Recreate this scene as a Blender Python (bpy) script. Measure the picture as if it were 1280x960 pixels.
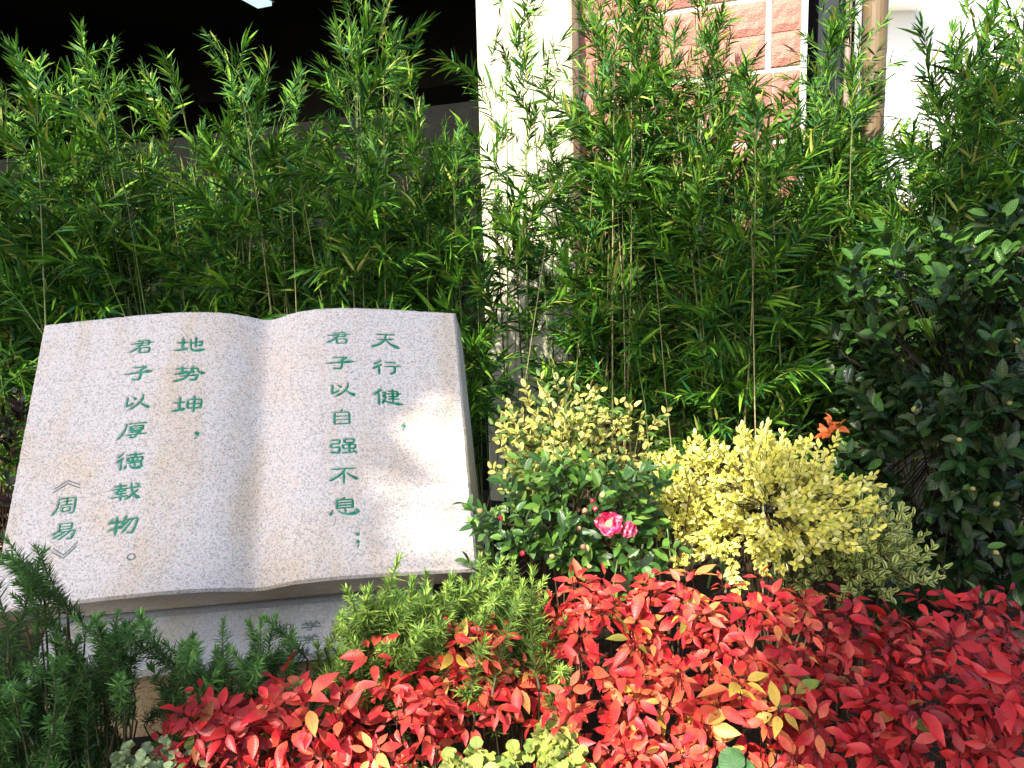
import bpy, math, random
import numpy as np
from mathutils import Matrix, Vector

for o in list(bpy.data.objects):
    bpy.data.objects.remove(o)
S = bpy.context.scene
COL = S.collection
rng = np.random.default_rng(7)
random.seed(7)

# ------------------------------------------------------------------ camera
FPX, PITCH, ROLL, CZ = 900.0, -0.123, -0.025, 0.98
CAM = np.array([0, 0, CZ])
_f = np.array([0, math.cos(PITCH), math.sin(PITCH)])
_u0 = np.array([0, -math.sin(PITCH), math.cos(PITCH)])
_r0 = np.array([1.0, 0, 0])
RV = math.cos(ROLL) * _r0 + math.sin(ROLL) * _u0
UV = -math.sin(ROLL) * _r0 + math.cos(ROLL) * _u0
cam_d = bpy.data.cameras.new('camera')
cam = bpy.data.objects.new('camera', cam_d)
COL.objects.link(cam)
cam_d.sensor_width = 36
cam_d.lens = FPX / 1280 * 36
cam_d.clip_start = 0.05
cam_d.clip_end = 1000
cam.matrix_world = Matrix(((RV[0], UV[0], -_f[0], 0), (RV[1], UV[1], -_f[1], 0),
                           (RV[2], UV[2], -_f[2], CZ), (0, 0, 0, 1)))
S.camera = cam

# ------------------------------------------------------------------ light
SUN_AZ = math.radians(216)      # compass-like angle from +Y, clockwise: behind the camera, to its left
SUN_EL = math.radians(40)
SUNV = np.array([math.sin(SUN_AZ) * math.cos(SUN_EL), math.cos(SUN_AZ) * math.cos(SUN_EL), math.sin(SUN_EL)])
W = bpy.data.worlds.new('World')
S.world = W
W.use_nodes = True
wn = W.node_tree
sky = wn.nodes.new('ShaderNodeTexSky')
sky.sky_type = 'NISHITA'
sky.sun_disc = False
sky.sun_elevation = SUN_EL
sky.sun_rotation = SUN_AZ
sky.dust_density = 2.0
sky.ozone_density = 0.8
bg = wn.nodes['Background']
bg.inputs[1].default_value = 0.14
wn.links.new(sky.outputs[0], bg.inputs[0])
sd = bpy.data.lights.new('sun', 'SUN')
sd.energy = 5.0
sd.angle = math.radians(0.55)
sd.color = (1.0, 0.93, 0.80)
sun = bpy.data.objects.new('sun', sd)
COL.objects.link(sun)
sun.rotation_euler = Vector(SUNV).to_track_quat('Z', 'Y').to_euler()
sun.location = (-6, -8, 9)
S.view_settings.view_transform = 'Standard'
S.view_settings.look = 'None'
S.view_settings.exposure = 1.2
S.view_settings.gamma = 1.0
S.cycles.max_bounces = 6
S.cycles.diffuse_bounces = 2
S.cycles.glossy_bounces = 2
S.cycles.transmission_bounces = 3


# ------------------------------------------------------------------ helpers
def ray(px, py):
    return _f + RV * (px - 640) / FPX - UV * (py - 480) / FPX


def at(px, py, Y):
    d = ray(px, py)
    return CAM + d * (Y / d[1])


def onplane(px, py, p0, n):
    d = ray(px, py)
    return CAM + d * (np.dot(p0 - CAM, n) / np.dot(d, n))


def nrm(v):
    v = np.asarray(v, float)
    return v / (np.linalg.norm(v) + 1e-12)


def frame(d, up):
    """3x3 with y along d and z near up"""
    y = nrm(d)
    z = np.asarray(up, float) - np.dot(up, y) * y
    if np.linalg.norm(z) < 1e-5:
        z = np.array([1.0, 0.2, 0.1]) - np.dot([1.0, 0.2, 0.1], y) * y
    z = nrm(z)
    x = np.cross(y, z)
    return np.stack([x, y, z], 1)


def rot_about(v, k, a):
    k = nrm(k)
    return v * math.cos(a) + np.cross(k, v) * math.sin(a) + k * np.dot(k, v) * (1 - math.cos(a))


class MB:
    """collects geometry with a colour and a leaf coordinate per vertex; build() links one mesh object"""
    def __init__(self):
        self.V, self.F, self.C, self.L, self.n = [], [], [], [], 0

    def add(self, v, f, tint=(0.5, 0.5, 0.5), lv=None):
        v = np.asarray(v, float)
        self.V.append(v)
        k = self.n
        self.F += [tuple(i + k for i in q) for q in f]
        c = np.ones((len(v), 4))
        c[:, :3] = tint
        self.C.append(c)
        l = np.zeros((len(v), 4))
        if lv is not None:
            l[:, :2] = lv
        self.L.append(l)
        self.n += len(v)

    def box(self, lo, hi, tint=(.5, .5, .5), M=None):
        x0, y0, z0 = lo
        x1, y1, z1 = hi
        v = np.array([(x0, y0, z0), (x1, y0, z0), (x1, y1, z0), (x0, y1, z0),
                      (x0, y0, z1), (x1, y0, z1), (x1, y1, z1), (x0, y1, z1)], float)
        if M is not None:
            v = M(v)
        self.add(v, [(0, 3, 2, 1), (4, 5, 6, 7), (0, 1, 5, 4), (1, 2, 6, 5), (2, 3, 7, 6), (3, 0, 4, 7)], tint)

    def tube(self, pts, rad, n=5, tint=(.5, .5, .5)):
        pts = [np.asarray(p, float) for p in pts]
        vs, fs = [], []
        up = np.array([0.31, 0.17, 0.93])
        for i, p in enumerate(pts):
            d = pts[min(i + 1, len(pts) - 1)] - pts[max(i - 1, 0)]
            m = frame(d, up)
            up = m[:, 2]
            r = rad[i] if hasattr(rad, '__len__') else rad
            for k in range(n):
                a = 2 * math.pi * k / n
                vs.append(p + r * (math.cos(a) * m[:, 0] + math.sin(a) * m[:, 2]))
        for i in range(len(pts) - 1):
            for k in range(n):
                a, b = i * n + k, i * n + (k + 1) % n
                fs.append((a, b, b + n, a + n))
        fs.append(tuple(range(n)))
        fs.append(tuple((len(pts) - 1) * n + k for k in reversed(range(n))))
        self.add(vs, fs, tint)

    def mesh(self, name, mat, smooth=False):
        me = bpy.data.meshes.new(name)
        if self.n == 0:
            return me
        V = np.concatenate(self.V)
        me.from_pydata(V.tolist(), [], self.F)
        for nm, arr in (('tint', self.C), ('lv', self.L)):
            at_ = me.attributes.new(nm, 'FLOAT_COLOR', 'POINT')
            at_.data.foreach_set('color', np.concatenate(arr).astype(np.float32).ravel())
        me.materials.append(mat)
        if smooth:
            me.polygons.foreach_set('use_smooth', [True] * len(me.polygons))
        me.update()
        return me

    def build(self, name, mat, parent=None, smooth=False):
        me = self.mesh(name, mat, smooth)
        return put(name, me, parent)


def put(name, me, parent=None, M=None):
    """link a mesh object; M is its world matrix (geometry is in world space when M is None)"""
    o = bpy.data.objects.new(name, me)
    COL.objects.link(o)
    if M is None:
        M = Matrix.Identity(4)
    if parent is not None:
        o.parent = parent
        o.matrix_basis = wm(parent).inverted() @ M
    else:
        o.matrix_basis = M
    WM[o.name] = M.copy()
    return o


WM = {}


def wm(o):
    return WM[o.name]


def thing(name, loc, label, cat, group=None):
    o = bpy.data.objects.new(name, None)
    COL.objects.link(o)
    o.empty_display_size = 0.05
    o.location = Vector([float(v) for v in loc])
    WM[o.name] = Matrix.Translation(o.location)
    return tag(o, label, cat, group)


def tag(o, label, cat, group=None):
    o['label'] = label
    o['category'] = cat
    if group:
        o['group'] = group
    return o


def struct(o):
    o['kind'] = 'structure'
    return o


def stuff(o):
    o['kind'] = 'stuff'
    return o


def m4(R3, p, s=1.0):
    R3 = R3 * s
    return Matrix(((R3[0, 0], R3[0, 1], R3[0, 2], p[0]), (R3[1, 0], R3[1, 1], R3[1, 2], p[1]),
                   (R3[2, 0], R3[2, 1], R3[2, 2], p[2]), (0, 0, 0, 1)))


# ------------------------------------------------------------------ materials
def newmat(name):
    m = bpy.data.materials.new(name)
    m.use_nodes = True
    nt = m.node_tree
    return m, nt, nt.nodes['Principled BSDF'], nt.nodes['Material Output']


def N(nt, t, **kw):
    n = nt.nodes.new(t)
    for k, v in kw.items():
        if k in n.inputs.keys():
            n.inputs[k].default_value = v
        else:
            setattr(n, k, v)
    return n


def mixc(nt, fac, a, b, mode='MIX'):
    n = nt.nodes.new('ShaderNodeMix')
    n.data_type = 'RGBA'
    n.blend_type = mode
    for sock, val in ((n.inputs[0], fac), (n.inputs[6], a), (n.inputs[7], b)):
        if hasattr(val, 'is_linked') or isinstance(val, bpy.types.NodeSocket):
            nt.links.new(val, sock)
        elif isinstance(val, (int, float)):
            sock.default_value = val
        else:
            sock.default_value = (*val, 1)
    return n.outputs[2]


def ramp(nt, src, stops):
    n = nt.nodes.new('ShaderNodeValToRGB')
    e = n.color_ramp.elements
    while len(e) < len(stops):
        e.new(0.5)
    for i, (p, c) in enumerate(stops):
        e[i].position = p
        e[i].color = (*c, 1) if hasattr(c, '__len__') else (c, c, c, 1)
    nt.links.new(src, n.inputs[0])
    return n.outputs[0]


def leaf_mat(name, rough=0.45, spec=0.4, trans=0.3, vein=None, veinw=0.14, margin=None, mwid=(0.55, 0.75), noise=0.25, side_veins=0.0, base_tint=None):
    m, nt, bs, out = newmat(name)
    a = N(nt, 'ShaderNodeAttribute', attribute_name='tint')
    l = N(nt, 'ShaderNodeAttribute', attribute_name='lv')
    sep = N(nt, 'ShaderNodeSeparateColor')
    nt.links.new(l.outputs['Color'], sep.inputs[0])
    col = a.outputs['Color']
    tc = N(nt, 'ShaderNodeTexCoord')
    nz = N(nt, 'ShaderNodeTexNoise', Scale=60.0, Detail=3.0)
    nt.links.new(tc.outputs['Object'], nz.inputs['Vector'])
    if margin is not None:
        add = N(nt, 'ShaderNodeMath', operation='MULTIPLY_ADD')
        nt.links.new(nz.outputs[0], add.inputs[0])
        add.inputs[1].default_value = 0.7
        nt.links.new(sep.outputs[0], add.inputs[2])
        f = ramp(nt, add.outputs[0], [(mwid[0], 0), (mwid[1], 1)])
        col = mixc(nt, f, margin, col)
    if vein is not None:
        f = ramp(nt, sep.outputs[0], [(0.0, 1), (veinw, 0)])
        fm = N(nt, 'ShaderNodeMath', operation='MULTIPLY')
        nt.links.new(f, fm.inputs[0])
        fm.inputs[1].default_value = 0.55
        col = mixc(nt, fm.outputs[0], col, vein)
    if base_tint is not None:
        nb = N(nt, 'ShaderNodeMath', operation='MULTIPLY_ADD')
        nt.links.new(nz.outputs[0], nb.inputs[0])
        nb.inputs[1].default_value = -0.5
        nt.links.new(sep.outputs[1], nb.inputs[2])
        f = ramp(nt, nb.outputs[0], [(0.0, 0.2), (0.2, 0.0)])
        col = mixc(nt, f, col, base_tint)
    # object-level brightness variation, and blotches
    oi = N(nt, 'ShaderNodeObjectInfo')
    mr = N(nt, 'ShaderNodeMapRange')
    nt.links.new(nz.outputs[0], mr.inputs[0])
    mr.inputs[1].default_value = 0.3
    mr.inputs[2].default_value = 0.7
    mr.inputs[3].default_value = 1 - noise
    mr.inputs[4].default_value = 1 + noise
    mr2 = N(nt, 'ShaderNodeMapRange')
    nt.links.new(oi.outputs['Random'], mr2.inputs[0])
    mr2.inputs[3].default_value = 0.8
    mr2.inputs[4].default_value = 1.2
    mm = N(nt, 'ShaderNodeMath', operation='MULTIPLY')
    nt.links.new(mr.outputs[0], mm.inputs[0])
    nt.links.new(mr2.outputs[0], mm.inputs[1])
    cc = N(nt, 'ShaderNodeCombineColor')
    for i in range(3):
        nt.links.new(mm.outputs[0], cc.inputs[i])
    col = mixc(nt, 1.0, col, cc.outputs[0], 'MULTIPLY')
    nt.links.new(col, bs.inputs['Base Color'])
    bs.inputs['Roughness'].default_value = rough
    bs.inputs['Specular IOR Level'].default_value = spec
    # relief: midrib plus side veins
    if side_veins:
        wv = N(nt, 'ShaderNodeMath', operation='MULTIPLY_ADD')
        nt.links.new(sep.outputs[1], wv.inputs[0])
        wv.inputs[1].default_value = 55.0
        sg = N(nt, 'ShaderNodeMath', operation='MULTIPLY')
        nt.links.new(sep.outputs[0], sg.inputs[0])
        sg.inputs[1].default_value = -9.0
        nt.links.new(sg.outputs[0], wv.inputs[2])
        sn = N(nt, 'ShaderNodeMath', operation='SINE')
        nt.links.new(wv.outputs[0], sn.inputs[0])
        bp = N(nt, 'ShaderNodeBump', Strength=side_veins, Distance=0.0012)
        nt.links.new(sn.outputs[0], bp.inputs['Height'])
        nt.links.new(bp.outputs[0], bs.inputs['Normal'])
    tr = N(nt, 'ShaderNodeBsdfTranslucent')
    tcol = mixc(nt, 1.0, col, (1.15, 1.15, 0.7), 'MULTIPLY')
    nt.links.new(tcol, tr.inputs['Color'])
    ms = N(nt, 'ShaderNodeMixShader')
    ms.inputs[0].default_value = trans
    nt.links.new(bs.outputs[0], ms.inputs[1])
    nt.links.new(tr.outputs[0], ms.inputs[2])
    nt.links.new(ms.outputs[0], out.inputs['Surface'])
    return m


def plain_mat(name, col, rough=0.7, spec=0.3, nscale=8.0, namt=0.15, bump=0.0, bscale=60.0, stain=None, stain_scale=2.0):
    m, nt, bs, out = newmat(name)
    tc = N(nt, 'ShaderNodeTexCoord')
    nz = N(nt, 'ShaderNodeTexNoise', Scale=nscale, Detail=6.0, Roughness=0.6)
    nt.links.new(tc.outputs['Object'], nz.inputs['Vector'])
    lo = tuple(c * (1 - namt) for c in col)
    hi = tuple(min(1, c * (1 + namt)) for c in col)
    c = ramp(nt, nz.outputs[0], [(0.3, lo), (0.7, hi)])
    if stain is not None:
        n2 = N(nt, 'ShaderNodeTexNoise', Scale=stain_scale, Detail=5.0, Roughness=0.65)
        nt.links.new(tc.outputs['Object'], n2.inputs['Vector'])
        f = ramp(nt, n2.outputs[0], [(0.52, 0), (0.72, 0.8)])
        c = mixc(nt, f, c, stain)
    nt.links.new(c, bs.inputs['Base Color'])
    bs.inputs['Roughness'].default_value = rough
    bs.inputs['Specular IOR Level'].default_value = spec
    if bump:
        n3 = N(nt, 'ShaderNodeTexNoise', Scale=bscale, Detail=8.0, Roughness=0.6)
        nt.links.new(tc.outputs['Object'], n3.inputs['Vector'])
        b = N(nt, 'ShaderNodeBump', Strength=bump, Distance=0.01)
        nt.links.new(n3.outputs[0], b.inputs['Height'])
        nt.links.new(b.outputs[0], bs.inputs['Normal'])
    return m


def attr_mat(name, rough=0.6, spec=0.3):
    m, nt, bs, out = newmat(name)
    a = N(nt, 'ShaderNodeAttribute', attribute_name='tint')
    tc = N(nt, 'ShaderNodeTexCoord')
    nz = N(nt, 'ShaderNodeTexNoise', Scale=45.0, Detail=4.0)
    nt.links.new(tc.outputs['Object'], nz.inputs['Vector'])
    v = ramp(nt, nz.outputs[0], [(0.3, 0.7), (0.7, 1.25)])
    c = mixc(nt, 1.0, a.outputs['Color'], v, 'MULTIPLY')
    nt.links.new(c, bs.inputs['Base Color'])
    bs.inputs['Roughness'].default_value = rough
    bs.inputs['Specular IOR Level'].default_value = spec
    return m


def granite_mat(name, base, grey, dark, stain, stain_amt=0.7, scale=1.0, rough=0.6):
    m, nt, bs, out = newmat(name)
    tc = N(nt, 'ShaderNodeTexCoord')
    co = tc.outputs['Object']
    v1 = N(nt, 'ShaderNodeTexVoronoi', Scale=320.0 * scale)
    nt.links.new(co, v1.inputs['Vector'])
    sp = N(nt, 'ShaderNodeSeparateColor')
    nt.links.new(v1.outputs['Color'], sp.inputs[0])
    pink = tuple(b * k for b, k in zip(base, (0.97, 0.84, 0.80)))
    c = ramp(nt, sp.outputs[0], [(0.0, grey), (0.16, grey), (0.30, base), (0.62, base), (0.75, pink), (1.0, tuple(min(1, b * 1.12) for b in base))])
    n1 = N(nt, 'ShaderNodeTexNoise', Scale=210.0 * scale, Detail=3.0, Roughness=0.7)
    nt.links.new(co, n1.inputs['Vector'])
    f = ramp(nt, n1.outputs[0], [(0.595, 0), (0.66, 0.9)])
    c = mixc(nt, f, c, dark)
    n4 = N(nt, 'ShaderNodeTexNoise', Scale=420.0 * scale, Detail=2.0, Roughness=0.7)
    nt.links.new(co, n4.inputs['Vector'])
    f = ramp(nt, n4.outputs[0], [(0.62, 0), (0.68, 0.7)])
    c = mixc(nt, f, c, dark)
    n2 = N(nt, 'ShaderNodeTexNoise', Scale=3.6, Detail=8.0, Roughness=0.68)
    nt.links.new(co, n2.inputs['Vector'])
    f = ramp(nt, n2.outputs[0], [(0.48, 0), (0.70, stain_amt)])
    c = mixc(nt, f, c, stain, 'MULTIPLY')
    mp = N(nt, 'ShaderNodeMapping')
    mp.inputs['Scale'].default_value = (11.0, 3.0, 1.1)
    nt.links.new(co, mp.inputs['Vector'])
    n5 = N(nt, 'ShaderNodeTexNoise', Scale=1.0, Detail=5.0, Roughness=0.6)
    nt.links.new(mp.outputs[0], n5.inputs['Vector'])
    f = ramp(nt, n5.outputs[0], [(0.50, 0), (0.66, 0.8)])
    c = mixc(nt, f, c, (0.93, 0.86, 0.72), 'MULTIPLY')
    nt.links.new(c, bs.inputs['Base Color'])
    bs.inputs['Roughness'].default_value = rough
    bs.inputs['Specular IOR Level'].default_value = 0.35
    b = N(nt, 'ShaderNodeBump', Strength=0.35, Distance=0.002)
    n3 = N(nt, 'ShaderNodeTexNoise', Scale=260.0, Detail=4.0)
    nt.links.new(co, n3.inputs['Vector'])
    nt.links.new(n3.outputs[0], b.inputs['Height'])
    nt.links.new(b.outputs[0], bs.inputs['Normal'])
    return m


M_bamboo = leaf_mat('bamboo_leaf', rough=0.5, spec=0.2, trans=0.18, vein=(0.16, 0.26, 0.06), veinw=0.10, noise=0.2)
M_nandina = leaf_mat('nandina_leaf', rough=0.42, spec=0.4, trans=0.22, vein=(0.45, 0.06, 0.04), veinw=0.07, noise=0.25, side_veins=0.10, base_tint=(0.70, 0.26, 0.07))
M_nandina_c = leaf_mat('shaded_crimson_nandina_leaf', rough=0.4, spec=0.35, trans=0.18, vein=(0.25, 0.02, 0.03), veinw=0.07, noise=0.25, side_veins=0.10)  # crimson leaf without the orange base, kept darker for the shaded plants
M_camellia = leaf_mat('camellia_leaf', rough=0.26, spec=0.3, trans=0.10, vein=(0.10, 0.16, 0.05), veinw=0.08, noise=0.25, side_veins=0.3)
M_sasanqua = leaf_mat('sasanqua_leaf', rough=0.33, spec=0.5, trans=0.18, vein=(0.16, 0.22, 0.07), veinw=0.08, noise=0.25, side_veins=0.25)
M_privet = leaf_mat('golden_leaf', rough=0.5, spec=0.3, trans=0.22, margin=(0.56, 0.55, 0.09), mwid=(0.18, 0.55), noise=0.12)
M_varieg = leaf_mat('variegated_leaf', rough=0.45, spec=0.35, trans=0.25, margin=(0.10, 0.17, 0.045), mwid=(0.55, 0.85), noise=0.15)
M_varieg2 = leaf_mat('cream_edged_leaf', rough=0.45, spec=0.35, trans=0.28, margin=(0.22, 0.30, 0.06), mwid=(0.35, 0.6), noise=0.15)
M_rosemary = leaf_mat('rosemary_needle', rough=0.6, spec=0.12, trans=0.15, noise=0.2)
M_cover = leaf_mat('pale_cover_leaf', rough=0.55, spec=0.3, trans=0.25, vein=(0.06, 0.12, 0.04), veinw=0.08, noise=0.3, side_veins=0.2)
M_petal = leaf_mat('pink_petal', rough=0.55, spec=0.2, trans=0.35, margin=(0.86, 0.55, 0.60), mwid=(0.30, 0.85), noise=0.12)
M_stem = attr_mat('stem_bark', 0.7, 0.2)
M_bud = attr_mat('bud_scale', 0.5, 0.3)
M_culm = attr_mat('bamboo_culm', 0.4, 0.4)
M_granite = granite_mat('pink_granite', (0.71, 0.65, 0.615), (0.46, 0.43, 0.415), (0.24, 0.22, 0.22), (0.98, 0.84, 0.62), 0.75)
M_edge = granite_mat('weathered_granite_edge', (0.66, 0.58, 0.47), (0.48, 0.42, 0.34), (0.26, 0.22, 0.18), (0.62, 0.52, 0.38), 0.8)
M_slab = granite_mat('grey_granite', (0.54, 0.56, 0.57), (0.42, 0.44, 0.45), (0.28, 0.29, 0.30), (0.75, 0.77, 0.75), 0.5, rough=0.4)
M_tan = granite_mat('tan_granite', (0.42, 0.33, 0.20), (0.26, 0.20, 0.12), (0.07, 0.055, 0.04), (0.55, 0.45, 0.3), 0.8)
M_paint = plain_mat('green_letter_paint', (0.010, 0.21, 0.12), 0.55, 0.3, nscale=120, namt=0.5, stain=(0.16, 0.36, 0.27), stain_scale=70)
M_carve = plain_mat('bare_carved_line', (0.16, 0.20, 0.18), 0.8, 0.2, nscale=90, namt=0.3)
M_soil = plain_mat('dark_soil', (0.035, 0.026, 0.018), 0.95, 0.1, nscale=18, namt=0.5, bump=0.9, bscale=45)
M_pave = plain_mat('pale_paving', (0.55, 0.53, 0.48), 0.9, 0.2, nscale=1.5, namt=0.12, bump=0.2)
M_cream = plain_mat('cream_wall_paint', (0.60, 0.58, 0.42), 0.75, 0.25, nscale=3, namt=0.05, bump=0.25, bscale=35, stain=(0.62, 0.56, 0.38), stain_scale=2.2)
M_tile = plain_mat('pink_split_tile', (0.52, 0.235, 0.185), 0.85, 0.2, nscale=14, namt=0.22, bump=0.9, bscale=22)
M_mortar = plain_mat('pale_mortar', (0.66, 0.60, 0.50), 0.9, 0.15, nscale=12, namt=0.12, bump=0.3)
M_trim = plain_mat('white_trim_paint', (0.72, 0.74, 0.78), 0.6, 0.3, nscale=9, namt=0.1, bump=0.15, stain=(0.45, 0.42, 0.38), stain_scale=6)
M_dark = plain_mat('shade_dark_surface', (0.03, 0.029, 0.027), 0.85, 0.1, nscale=2, namt=0.25)  # near-black tone puts the unlit interior's shade into the colour
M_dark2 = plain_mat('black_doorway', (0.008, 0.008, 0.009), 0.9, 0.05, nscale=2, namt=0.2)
M_parapet = plain_mat('shade_dark_render', (0.011, 0.011, 0.010), 0.95, 0.02, nscale=10, namt=0.2, bump=0.5)  # grey render taken near black, the parapet's shade put into its colour
M_pipe = plain_mat('brown_pipe_paint', (0.17, 0.115, 0.06), 0.45, 0.4, nscale=6, namt=0.12)
M_conduit = plain_mat('pink_conduit', (0.33, 0.22, 0.19), 0.5, 0.35, nscale=6, namt=0.1)
M_greypipe = plain_mat('grey_conduit', (0.42, 0.42, 0.42), 0.5, 0.35, nscale=6, namt=0.1)
M_white = plain_mat('white_far_wall', (0.82, 0.81, 0.78), 0.9, 0.1, nscale=0.6, namt=0.04)
M_teal = plain_mat('teal_rail_paint', (0.10, 0.30, 0.33), 0.6, 0.3)
m_, nt_, bs_, _ = newmat('window_glass_dark')
bs_.inputs['Base Color'].default_value = (0.012, 0.014, 0.016, 1)
bs_.inputs['Roughness'].default_value = 0.08
M_glass = m_
m_, nt_, bs_, _ = newmat('lit_tube')
bs_.inputs['Base Color'].default_value = (0.8, 0.8, 0.8, 1)
bs_.inputs['Emission Color'].default_value = (0.62, 0.95, 1.0, 1)
bs_.inputs['Emission Strength'].default_value = 0.55
M_tubelight = m_

# ------------------------------------------------------------------ setting: ground and facade
g = MB()
g.add([(-150, -150, 0), (150, -150, 0), (150, 150, 0), (-150, 150, 0)], [(0, 1, 2, 3)])
struct(g.build('ground', M_soil))
g = MB()
g.add([(1.55, 7.5, 0.004), (60, 7.5, 0.004), (60, 60, 0.004), (1.55, 60, 0.004)], [(0, 1, 2, 3)])
struct(g.build('paving', M_pave))

YAW = math.radians(20)
FE = np.array([-math.cos(YAW), math.sin(YAW), 0])        # along the facade, to the left
FN = np.array([-math.sin(YAW), -math.cos(YAW), 0])       # out of the facade
F0 = at(1000, 120, 3.05)
F0[2] = 0


def fp(v):
    """facade coordinates (s along, n out, z) to world"""
    v = np.atleast_2d(np.asarray(v, float))
    return F0 + v[:, :1] * FE + v[:, 1:2] * FN + v[:, 2:3] * np.array([0, 0, 1.0])


def fs(px, n=0.0, py=120):
    p = onplane(px, py, F0 + FN * n, FN)
    return float(np.dot(p - F0, FE))


s_col_r = fs(715, 0.14)
s_col_l = fs(597, 0.14)
TOP = 3.85
bw = thing('brick_wall', fp((0.5, 0, 0))[0], 'pink split-face tile wall with wide pale joints behind the bamboo', 'wall')
m = MB()
m.box((0.0, -0.25, 0), (s_col_r - 0.002, 0.0, TOP), M=fp)
m.build('mortar_bed', M_mortar, bw)
# tiles: panels of 4 x 2 tiles, thin joints inside a panel and wide joints between panels
TS = (fs(786) - fs(958)) / 4
tw, th = TS * 0.955, TS * 0.955
tile_meshes = []
for k in range(6):
    m = MB()
    n = 5
    vs, fc = [], []
    for j in range(n + 1):
        for i in range(n + 1):
            edge = i in (0, n) or j in (0, n)
            z = 0.004 if edge else 0.013 + rng.uniform(-0.004, 0.005)
            vs.append(((i / n - 0.5), z, (j / n - 0.5)))
    for j in range(n):
        for i in range(n):
            a = j * (n + 1) + i
            fc.append((a, a + 1, a + n + 2, a + n + 1))
    ring = [i for i in range(n + 1)] + [(j + 1) * (n + 1) - 1 for j in range(1, n + 1)] + \
           [n * (n + 1) + i for i in range(n - 1, -1, -1)] + [j * (n + 1) for j in range(n - 1, 0, -1)]
    b0 = len(vs)
    for i in ring:
        vs.append((vs[i][0], -0.004, vs[i][2]))
    L_ = len(ring)
    for q in range(L_):
        fc.append((ring[q], b0 + q, b0 + (q + 1) % L_, ring[(q + 1) % L_]))
    vs = np.array(vs)
    m.add(vs, fc)
    tile_meshes.append(m.mesh('tile', M_tile))
zj = onplane(958, 88, F0, FN)[2]           # a wide horizontal joint at this height
sj = fs(958)
GAP = TS * 0.13
row_pitch = 2 * TS
panel_w = 4 * TS
for r in range(-7, 5):
    zbase = zj + r * (row_pitch)
    off = sj if r % 2 == 0 else sj - 0.5 * TS - panel_w / 2 + TS * 0.35
    for c in range(-3, 5):
        pl = off + c * panel_w
        for jj in range(2):
            for ii in range(4):
                s0 = pl + GAP / 2 + ii * (panel_w - GAP) / 4
                s1 = s0 + (panel_w - GAP) / 4 - 0.004
                z0 = zbase + GAP / 2 + jj * (row_pitch - GAP) / 2
                z1 = z0 + (row_pitch - GAP) / 2 - 0.004
                s0c, s1c = max(s0, 0.004), min(s1, s_col_r - 0.006)
                if s1c - s0c < 0.02 or z0 < 0.02 or z1 > TOP:
                    continue
                ctr = fp(((s0c + s1c) / 2, 0.003, (z0 + z1) / 2))[0]
                ax = -FE * (s1c - s0c)
                R3 = np.stack([ax, FN, np.array([0, 0, z1 - z0])], 1)
                put('tile', tile_meshes[rng.integers(6)], bw, m4(R3, ctr))
# white trim on the wall's free end
m = MB()
m.box((-0.022, -0.26, 0), (-0.001, 0.022, TOP), M=fp)
tag(m.build('corner_trim', M_trim), 'thin white vertical trim at the end of the pink tile wall', 'trim')
# column
m = MB()
bv = 0.012
prof = [(s_col_r, -0.3), (s_col_r, 0.14 - bv), (s_col_r + bv, 0.14), (s_col_l - bv, 0.14), (s_col_l, 0.14 - bv), (s_col_l, -0.3)]
vs = [(a, b, z) for z in (0, TOP) for a, b in prof]
k = len(prof)
m.add(fp(vs), [(i, i + 1, i + 1 + k, i + k) for i in range(k - 1)] + [(k - 1, 0, k, 2 * k - 1), tuple(range(k, 2 * k))])
tag(m.build('square_column', M_cream), 'cream painted square column between the dark corridor and the pink tile wall', 'column')
# recess right of the tile wall
dw = thing('dark_window', fp((-0.25, -0.2, 0))[0], 'narrow black window beside the white trim and brown pipe', 'window')
m = MB()
sR = fs(1092, -0.2)
m.box((sR, -0.26, 0), (-0.024, -0.2, TOP), M=fp)
m.build('pane', M_glass, dw)
for a in (-0.05, sR + 0.02):
    m = MB()
    m.box((a - 0.02, -0.198, 0), (a + 0.02, -0.18, TOP), M=fp)
    m.build('frame', M_dark2, dw)


def pipe(name, px, wpx, n, mat, label, cat):
    s = fs(px, n)
    c = fp((s, n, 0))[0]
    r = wpx / 2 / FPX * c[1]
    m = MB()
    m.tube([c, c + np.array([0, 0, TOP])], r, 20 if r > 0.02 else 10)
    for z in (1.15, 2.55):
        m.tube([c + np.array([0, 0, z]), c + np.array([0, 0, z + 0.05])], r * 1.08, 20)
    return tag(m.build(name, mat, smooth=False), label, cat)


pipe('drain_pipe', 1091, 27, -0.05, M_pipe, 'thick brown vertical drain pipe against the bright background', 'pipe')
pipe('conduit', 1058, 7, -0.1, M_conduit, 'thin pinkish vertical conduit left of the brown pipe', 'pipe')
pipe('conduit', 1070, 8, -0.12, M_greypipe, 'thin grey vertical conduit next to the brown pipe', 'pipe')

# corridor left of the column
SL = s_col_l + 6.0
SR0 = 0.55
cor = thing('corridor_building', fp((s_col_l + 2, -1.5, 0))[0], 'dark open corridor of the building behind the left bamboo', 'building')


def cbox(name, lo, hi, mat):
    m = MB()
    m.box(lo, hi, M=fp)
    return m.build(name, mat, cor)


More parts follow.
